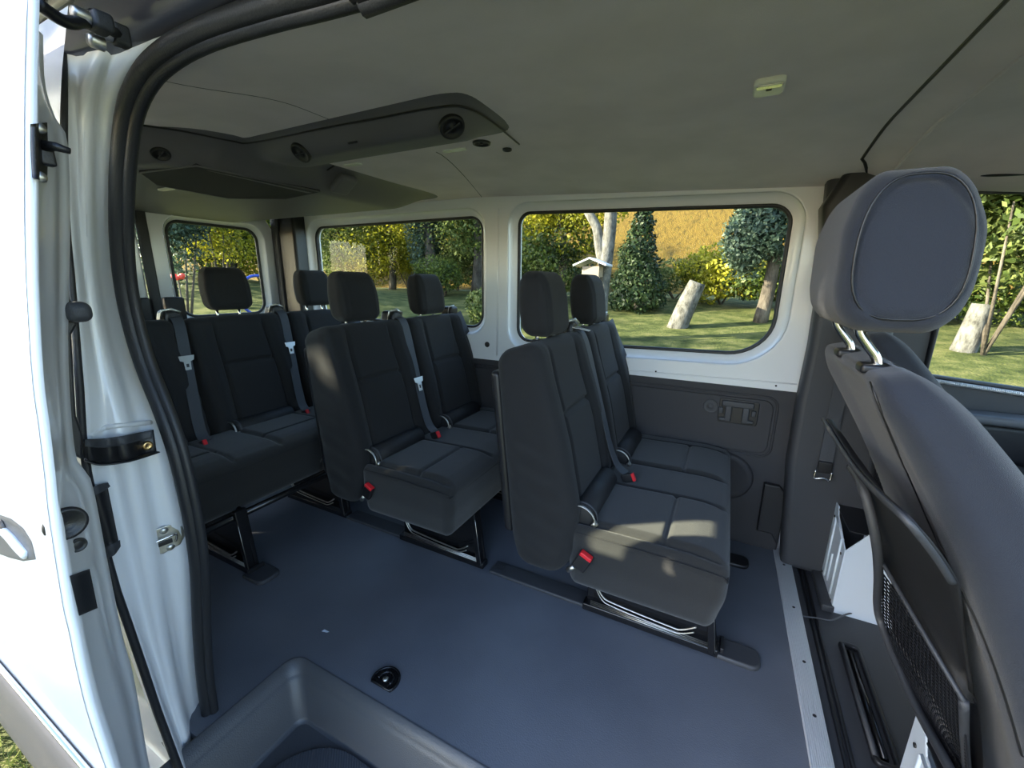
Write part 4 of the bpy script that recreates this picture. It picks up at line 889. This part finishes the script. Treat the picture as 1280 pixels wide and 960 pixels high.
def plant(kind, u, Y, h, r, label, mat_, n=2500, size=.09, trunk=None, bark=None, cat='tree', base=0.0, group=None, X=None, squash=1, nb=9, name=None):
    if X is None: p = ay(u, 350, Y); x, y = p[0], Y
    else: p = ax_(u, 350, X); x, y = X, p[1]
    z = ground_z(x, y); t = thing(name or kind, (x, y, z-.03), label, cat, group)
    bl = []
    if kind == 'conifer':
        for k in range(nb): q = k/(nb-1); bl.append((RNG.normal()*.05, RNG.normal()*.05, base+q*(h-base)*.92+.2, r*(1-q*.85), r*(1-q*.85), (h-base)/nb*1.3))
    else:
        for k in range(nb):
            a = RNG.uniform(0, 6.28); q = RNG.uniform(0, 1); rr = r*RNG.uniform(.25, .62)
            bl.append((math.cos(a)*rr, math.sin(a)*rr*.7, base+(h-base)*(.22+.62*q), r*RNG.uniform(.38, .6), r*RNG.uniform(.38, .6), (h-base)*RNG.uniform(.16, .28)*squash))
    leaves(bl, n, size, t, LM[mat_])
    if trunk:
        v, f = tube(smooth_path([(0, 0, 0), (trunk*.6, 0, h*.3), (-trunk*.5, 0, h*.6), (0, 0, h*.85)], 4), list(np.linspace(trunk, trunk*.35, 13)), 10); mk('trunk', v, f, bark or BARKD, t)
    else:
        mb = MB()
        for k in range(5):
            a = RNG.uniform(0, 6.28); mb.add(*tube([(0, 0, 0), (math.cos(a)*r*.3, math.sin(a)*r*.3, h*.5)], [.03, .012], 6))
        mb.build('stem', BARKD, t)
    return t
G = 'background trees along the lawn'
# behind the front big window
def trunk_only(name, pts, rads, label, bark, cat, k=5, n=12):
    p0 = np.array(pts[0]); t = tag(mk(name, *tube([q-p0 for q in smooth_path(pts, k)], list(np.interp(np.linspace(0, len(pts)-1, (len(pts)-1)*k+1), range(len(pts)), rads)), n), bark), label, cat); t.location = tuple(p0); return t
def gpt(u, v, Y): return ay(u, v, Y)
tt = thing('forked_tree', tuple(ay(752, 415, 8.6)), 'pale lichen-covered forked tree trunk on the lawn, left part of the big front window', 'tree'); q0 = np.array(tt.location)
v, f = tube([p-q0 for p in smooth_path([ay(752, 425, 8.6), ay(751, 380, 8.6), ay(757, 330, 8.6), ay(762, 290, 8.6), ay(764, 250, 8.6), ay(766, 200, 8.6)], 4)], list(np.linspace(.15, .11, 21)), 12); mk('trunk', v, f, BARK, tt)
v, f = tube([p-q0 for p in smooth_path([ay(756, 335, 8.6), ay(750, 310, 8.6), ay(746, 285, 8.6), ay(735, 265, 8.6), ay(722, 240, 8.6)], 4)], list(np.linspace(.12, .07, 17)), 12); mk('branch', v, f, BARK, tt)
leaves([(-.5, .3, 3.2, .9, .7, .8), (.3, .5, 3.7, .8, .7, .7)], 1200, .08, tt, LM['yellow'])
bf = thing('bird_feeder', tuple(ay(741, 333, 8.2)), 'small bird feeder with pale roof beside the forked tree trunk', 'bird feeder')
v, f = rbox((0, 0, -.10), (.34, .28, .20), .01, (1, 1, 1)); mk('box', v, f, mat('feeder_wood', (.28, .22, .16, 1), .8), bf)
v, f = prism([(-.32, 0), (0, .13), (.32, 0), (.32, .03), (0, .16), (-.32, .03)], lambda a, b, c: (a, c, b), -.25, .25); mk('roof', v, f, mat('feeder_roof', (.55, .58, .62, 1), .4), bf, smooth=False)
v, f = tube([(0, 0, -.2), (0, .1, -1.3)], .03, 8); mk('post', v, f, BARKD, bf)
def gy(u, v_):                                         # how far off the lawn is along a sight line
    lo, hi = 3.0, 21.0
    for _ in range(40):
        Y = (lo+hi)/2; p = ay(u, v_, Y)
        if p[2] > ground_z(p[0], Y): lo = Y
        else: hi = Y
    return Y
Yl = gy(847, 409)
lt = trunk_only('leaning_trunk', [ay(845, 413, Yl), ay(858, 382, Yl), ay(872, 353, Yl)], [.022*Yl, .020*Yl, .017*Yl], 'short leaning birch trunk on the lawn under the golden slope', BARK, 'tree trunk')
plant('conifer', 797, 12.5, 3.1, .85, 'dark cone-shaped evergreen before the golden slope', 'dark', 5000, .08, .14, cat='tree', base=.2, nb=8)
plant('leafy_tree', 958, 11.5, 4.6, 1.15, 'tall blue-green tree at the right side of the big front window', 'blue', 6000, .09, .16, base=1.0)
plant('shrub', 905, 14, 1.7, 1.6, 'low bright yellow-green shrub at the foot of the blue-green tree', 'yellow', 3000, .08, cat='shrub')
plant('shrub', 845, 15, 1.3, 1.8, 'low green shrub row piece beneath the golden slope', 'mid', 2500, .08, cat='shrub')
plant('shrub', 985, 13, 1.8, 1.6, 'dark green shrub at the lower right corner of the big front window', 'green', 3000, .09, cat='shrub')
plant('leafy_tree', 700, 13, 5.2, 2.0, 'sunlit yellow-green tree left of the forked trunk', 'yellow', 8000, .09, .15, base=1.2, nb=14)
plant('shrub', 690, 13.5, 2.3, 2.4, 'deep green shrub under the yellow tree behind the front headrests', 'green', 5000, .09, cat='shrub', nb=12)
# behind the second window
plant('leafy_tree', 595, 15, 6.5, 2.8, 'dappled green tree at the right of the middle-row window', 'mid', 8000, .10, .22, base=.6, nb=16)
plant('ivy_tree', 535, 14, 6.0, .95, 'ivy-wrapped trunk in the middle of the middle-row window', 'blue', 6000, .09, .25, base=.2, nb=8, squash=1.4)
plant('leafy_tree', 490, 17, 7, 3.2, 'bright yellow leafy tree behind the middle-row window', 'yellow', 9000, .11, .2, base=.3, nb=18)
plant('leafy_tree', 425, 16, 6.5, 2.9, 'pale yellow-green tree at the left of the middle-row window', 'mid', 8000, .11, .2, base=.2, nb=16)
plant('shrub', 555, 13, 1.5, 1.3, 'low dark shrub at the foot of the ivy-wrapped trunk', 'green', 2500, .08, cat='shrub')
plant('shrub', 608, 9, .95, .6, 'small fresh green bush low on the lawn near the window pillar', 'mid', 1800, .06, cat='shrub')
plant('leafy_tree', 640, 19, 7.5, 3.2, 'tall green tree behind the white window pillar', 'green', 7000, .12, .2, base=.4, nb=16)
plant('leafy_tree', 380, 20, 8, 3.4, 'tall tree at the far left corner of the middle-row window', 'yellow', 7000, .13, .2, base=.4, nb=16)
plant('leafy_tree', 540, 21, 8, 3.6, 'tall tree far behind the ivy-wrapped trunk', 'yellow', 7000, .13, .2, base=.4, nb=16)
plant('leafy_tree', 455, 22, 8, 3.6, 'tall tree far behind the left half of the middle-row window', 'green', 7000, .13, .2, base=.4, nb=16)
for (u, Y, h, r, lb, mt) in ((415, 17.5, 3.0, 2.2, 'dense green shrub under the pale yellow-green tree', 'mid'), (462, 18.5, 3.2, 2.4, 'bright yellow shrub mass below the bright yellow tree', 'yellow'), (510, 18, 2.8, 2.2, 'yellow-green shrub left of the ivy-wrapped trunk', 'yellow'), (572, 17, 2.8, 2.0, 'green shrub between the ivy-wrapped trunk and the dappled tree', 'mid')):
    plant('shrub', u, Y, h, r, lb, mt, 4500, .09, cat='shrub', nb=12)
# behind the rear door window
plant('shrub', 255, 0, 3.4, 2.4, 'green shrub bank beyond the lawn in the rear door window', 'mid', 5000, .09, cat='shrub', X=-15.5, nb=12)
plant('shrub', 325, 0, 3.0, 2.2, 'yellow shrub beyond the lawn at the right of the rear door window', 'yellow', 5000, .09, cat='shrub', X=-15, nb=12)
plant('fruit_bush', 222, 0, 4.0, 1.3, 'blue-green fruit bush behind the rear door window', 'blue', 7000, .06, cat='shrub', X=-9, base=1.0, nb=14)
plant('shrub', 275, 0, 3.4, 1.1, 'yellow-green bush beside the fruit bush behind the rear door window', 'yellow', 4500, .06, cat='shrub', X=-11, base=.9, nb=12)
plant('leafy_tree', 290, 0, 5.5, 2.4, 'green tree beyond the lawn in the rear door window', 'green', 8000, .10, .2, X=-14.5, base=.2, nb=16)
plant('leafy_tree', 215, 0, 6, 2.8, 'yellow-tinged tree at the left of the rear door window', 'yellow', 7000, .10, .2, X=-17, base=.2, nb=16)
plant('leafy_tree', 340, 0, 6.5, 3.0, 'tall tree beyond the lawn at the right of the rear door window', 'mid', 7000, .11, .2, X=-17, base=.2, nb=16)
plant('leafy_tree', 150, 0, 6.5, 3.0, 'tree beyond the left rear door', 'green', 6000, .12, .2, X=-16, base=.2, nb=14)
# behind the driver's window
plant('leafy_tree', 1255, 9.5, 4.6, 2.0, 'pale green broad-leaved tree in the right window', 'mid', 11000, .10, None, base=.8, nb=20)
plant('leafy_tree', 1190, 13, 5.2, 2.0, 'darker green tree at the left of the right window', 'blue', 6000, .10, .16, base=.7, nb=14)
plant('leafy_tree', 1290, 14, 5.5, 2.6, 'tall green tree at the right edge of the right window', 'green', 7000, .11, .2, base=.3, nb=16)
plant('shrub', 1240, 12.5, 1.3, 1.6, 'low shrub bank under the trees in the right window', 'green', 3000, .08, cat='shrub')
Yr = gy(1204, 438)
trunk_only('leaning_trunk', [ay(1201, 444, Yr), ay(1214, 415, Yr), ay(1228, 380, Yr)], [.018*Yr, .016*Yr, .013*Yr], 'pale leaning tree trunk low in the right window', BARK, 'tree trunk')
sd = np.array([-.868, -.496]); nv = np.array([-.496, .868]); sp = sd*6.5+nv*(-.42)  # unseen tree added on the sun side to keep direct sun off the front seat
t = thing('shade_tree', (sp[0], sp[1], ground_z(*sp)), 'added leafy tree out of view on the near side of the van, keeping sun off the front seat', 'tree')
leaves([(RNG.uniform(-.3, .3), RNG.uniform(-.3, .3), z, 1.25, 1.25, .9) for z in np.linspace(1.9, 6.5, 8)], 15000, .10, t, LM['green'])
leaves([(-.496*k, .868*k, z, .8, .8, .9) for k in (2.5, 3.3, 4.1) for z in (3.4, 4.6)], 3600, .12, t, LM['green'], 'outer_foliage')  # sparse leaves added to break the sun on the benches into patches
v, f = tube([(0, 0, -.1), (.05, 0, 2), (0, 0, 5)], [.18, .14, .08], 10); mk('trunk', v, f, BARKD, t)
# blue hoop and flowers behind the van
hp = ax_(322, 368, -6.5); v, f = tube([(0, .30*math.cos(a), .30*math.sin(a)) for a in np.linspace(0, 2*math.pi, 40)[:-1]], .022, 8, closed=True)
o = tag(mk('blue_hoop', v, f, mat('blue_hoop', (.02, .05, .30, 1), .4)), 'blue hoop standing on the lawn behind the rear door window', 'hoop'); o.location = tuple(hp+np.array([0, .02, -.02]))
REDF = mat('red_petals', (.75, .07, .04, 1), .6)
for (u, v_, nm, lb, X, Y) in ((222, 346, 'red_flower', 'red flower head in the bush behind the rear door window', -6.4, None), (806, 352, 'orange_flower', 'orange flower at the foot of the dark evergreen', None, 12.2)):
    p = ax_(u, v_, X) if X else ay(u, v_, Y); t = thing(nm, tuple(p), lb, 'flower'); mb = MB()
    for k in range(7): a = k*.9; mb.add(*rbox((.05*math.cos(a), .05*math.sin(a), .02*math.sin(a*2)), (.07, .05, .05), .02, (1, 1, 1)))
    mb.build('petals', REDF, t)
    v, f = tube([(0, 0, 0), (0, 0, -max(p[2]-ground_z(p[0], p[1]), .1))], .008, 6); mk('stalk', v, f, BARKD, t)
# grass tufts beside the van
n = 9000; X = RNG.uniform(-2.6, .2, n); Y = RNG.uniform(-1.3, .25, n); Zg = np.array([ground_z(x, y) for x, y in zip(X, Y)]); H = RNG.uniform(.03, .085, n); A = RNG.uniform(0, 6.28, n)
dx, dy = np.cos(A)*.004, np.sin(A)*.004; lx, ly = RNG.normal(0, .03, n), RNG.normal(0, .03, n)
V = np.stack([np.column_stack([X-dx, Y-dy, Zg]), np.column_stack([X+dx, Y+dy, Zg]), np.column_stack([X+lx, Y+ly, Zg+H])], 1).reshape(-1, 3)
me = bpy.data.meshes.new('grass_blades'); me.from_pydata(V.tolist(), [], np.arange(3*n).reshape(-1, 3).tolist()); ta = me.attributes.new('tint', 'FLOAT', 'FACE'); ta.data.foreach_set('value', RNG.uniform(.2, .9, n).astype(np.float32)); me.materials.append(LM['mid'])
o = bpy.data.objects.new('grass_blades', me); COL.objects.link(o); tag(o, 'short lawn grass beside the van under the open door', 'grass', kind='stuff')
# lower body of the van outside: sill and floor pan
v, f = rbox((-.6, .36, -.27), (4.8, .12, .16), .03, (2, 1, 1)); struct(mk('trim_15', v, f, PAINT))
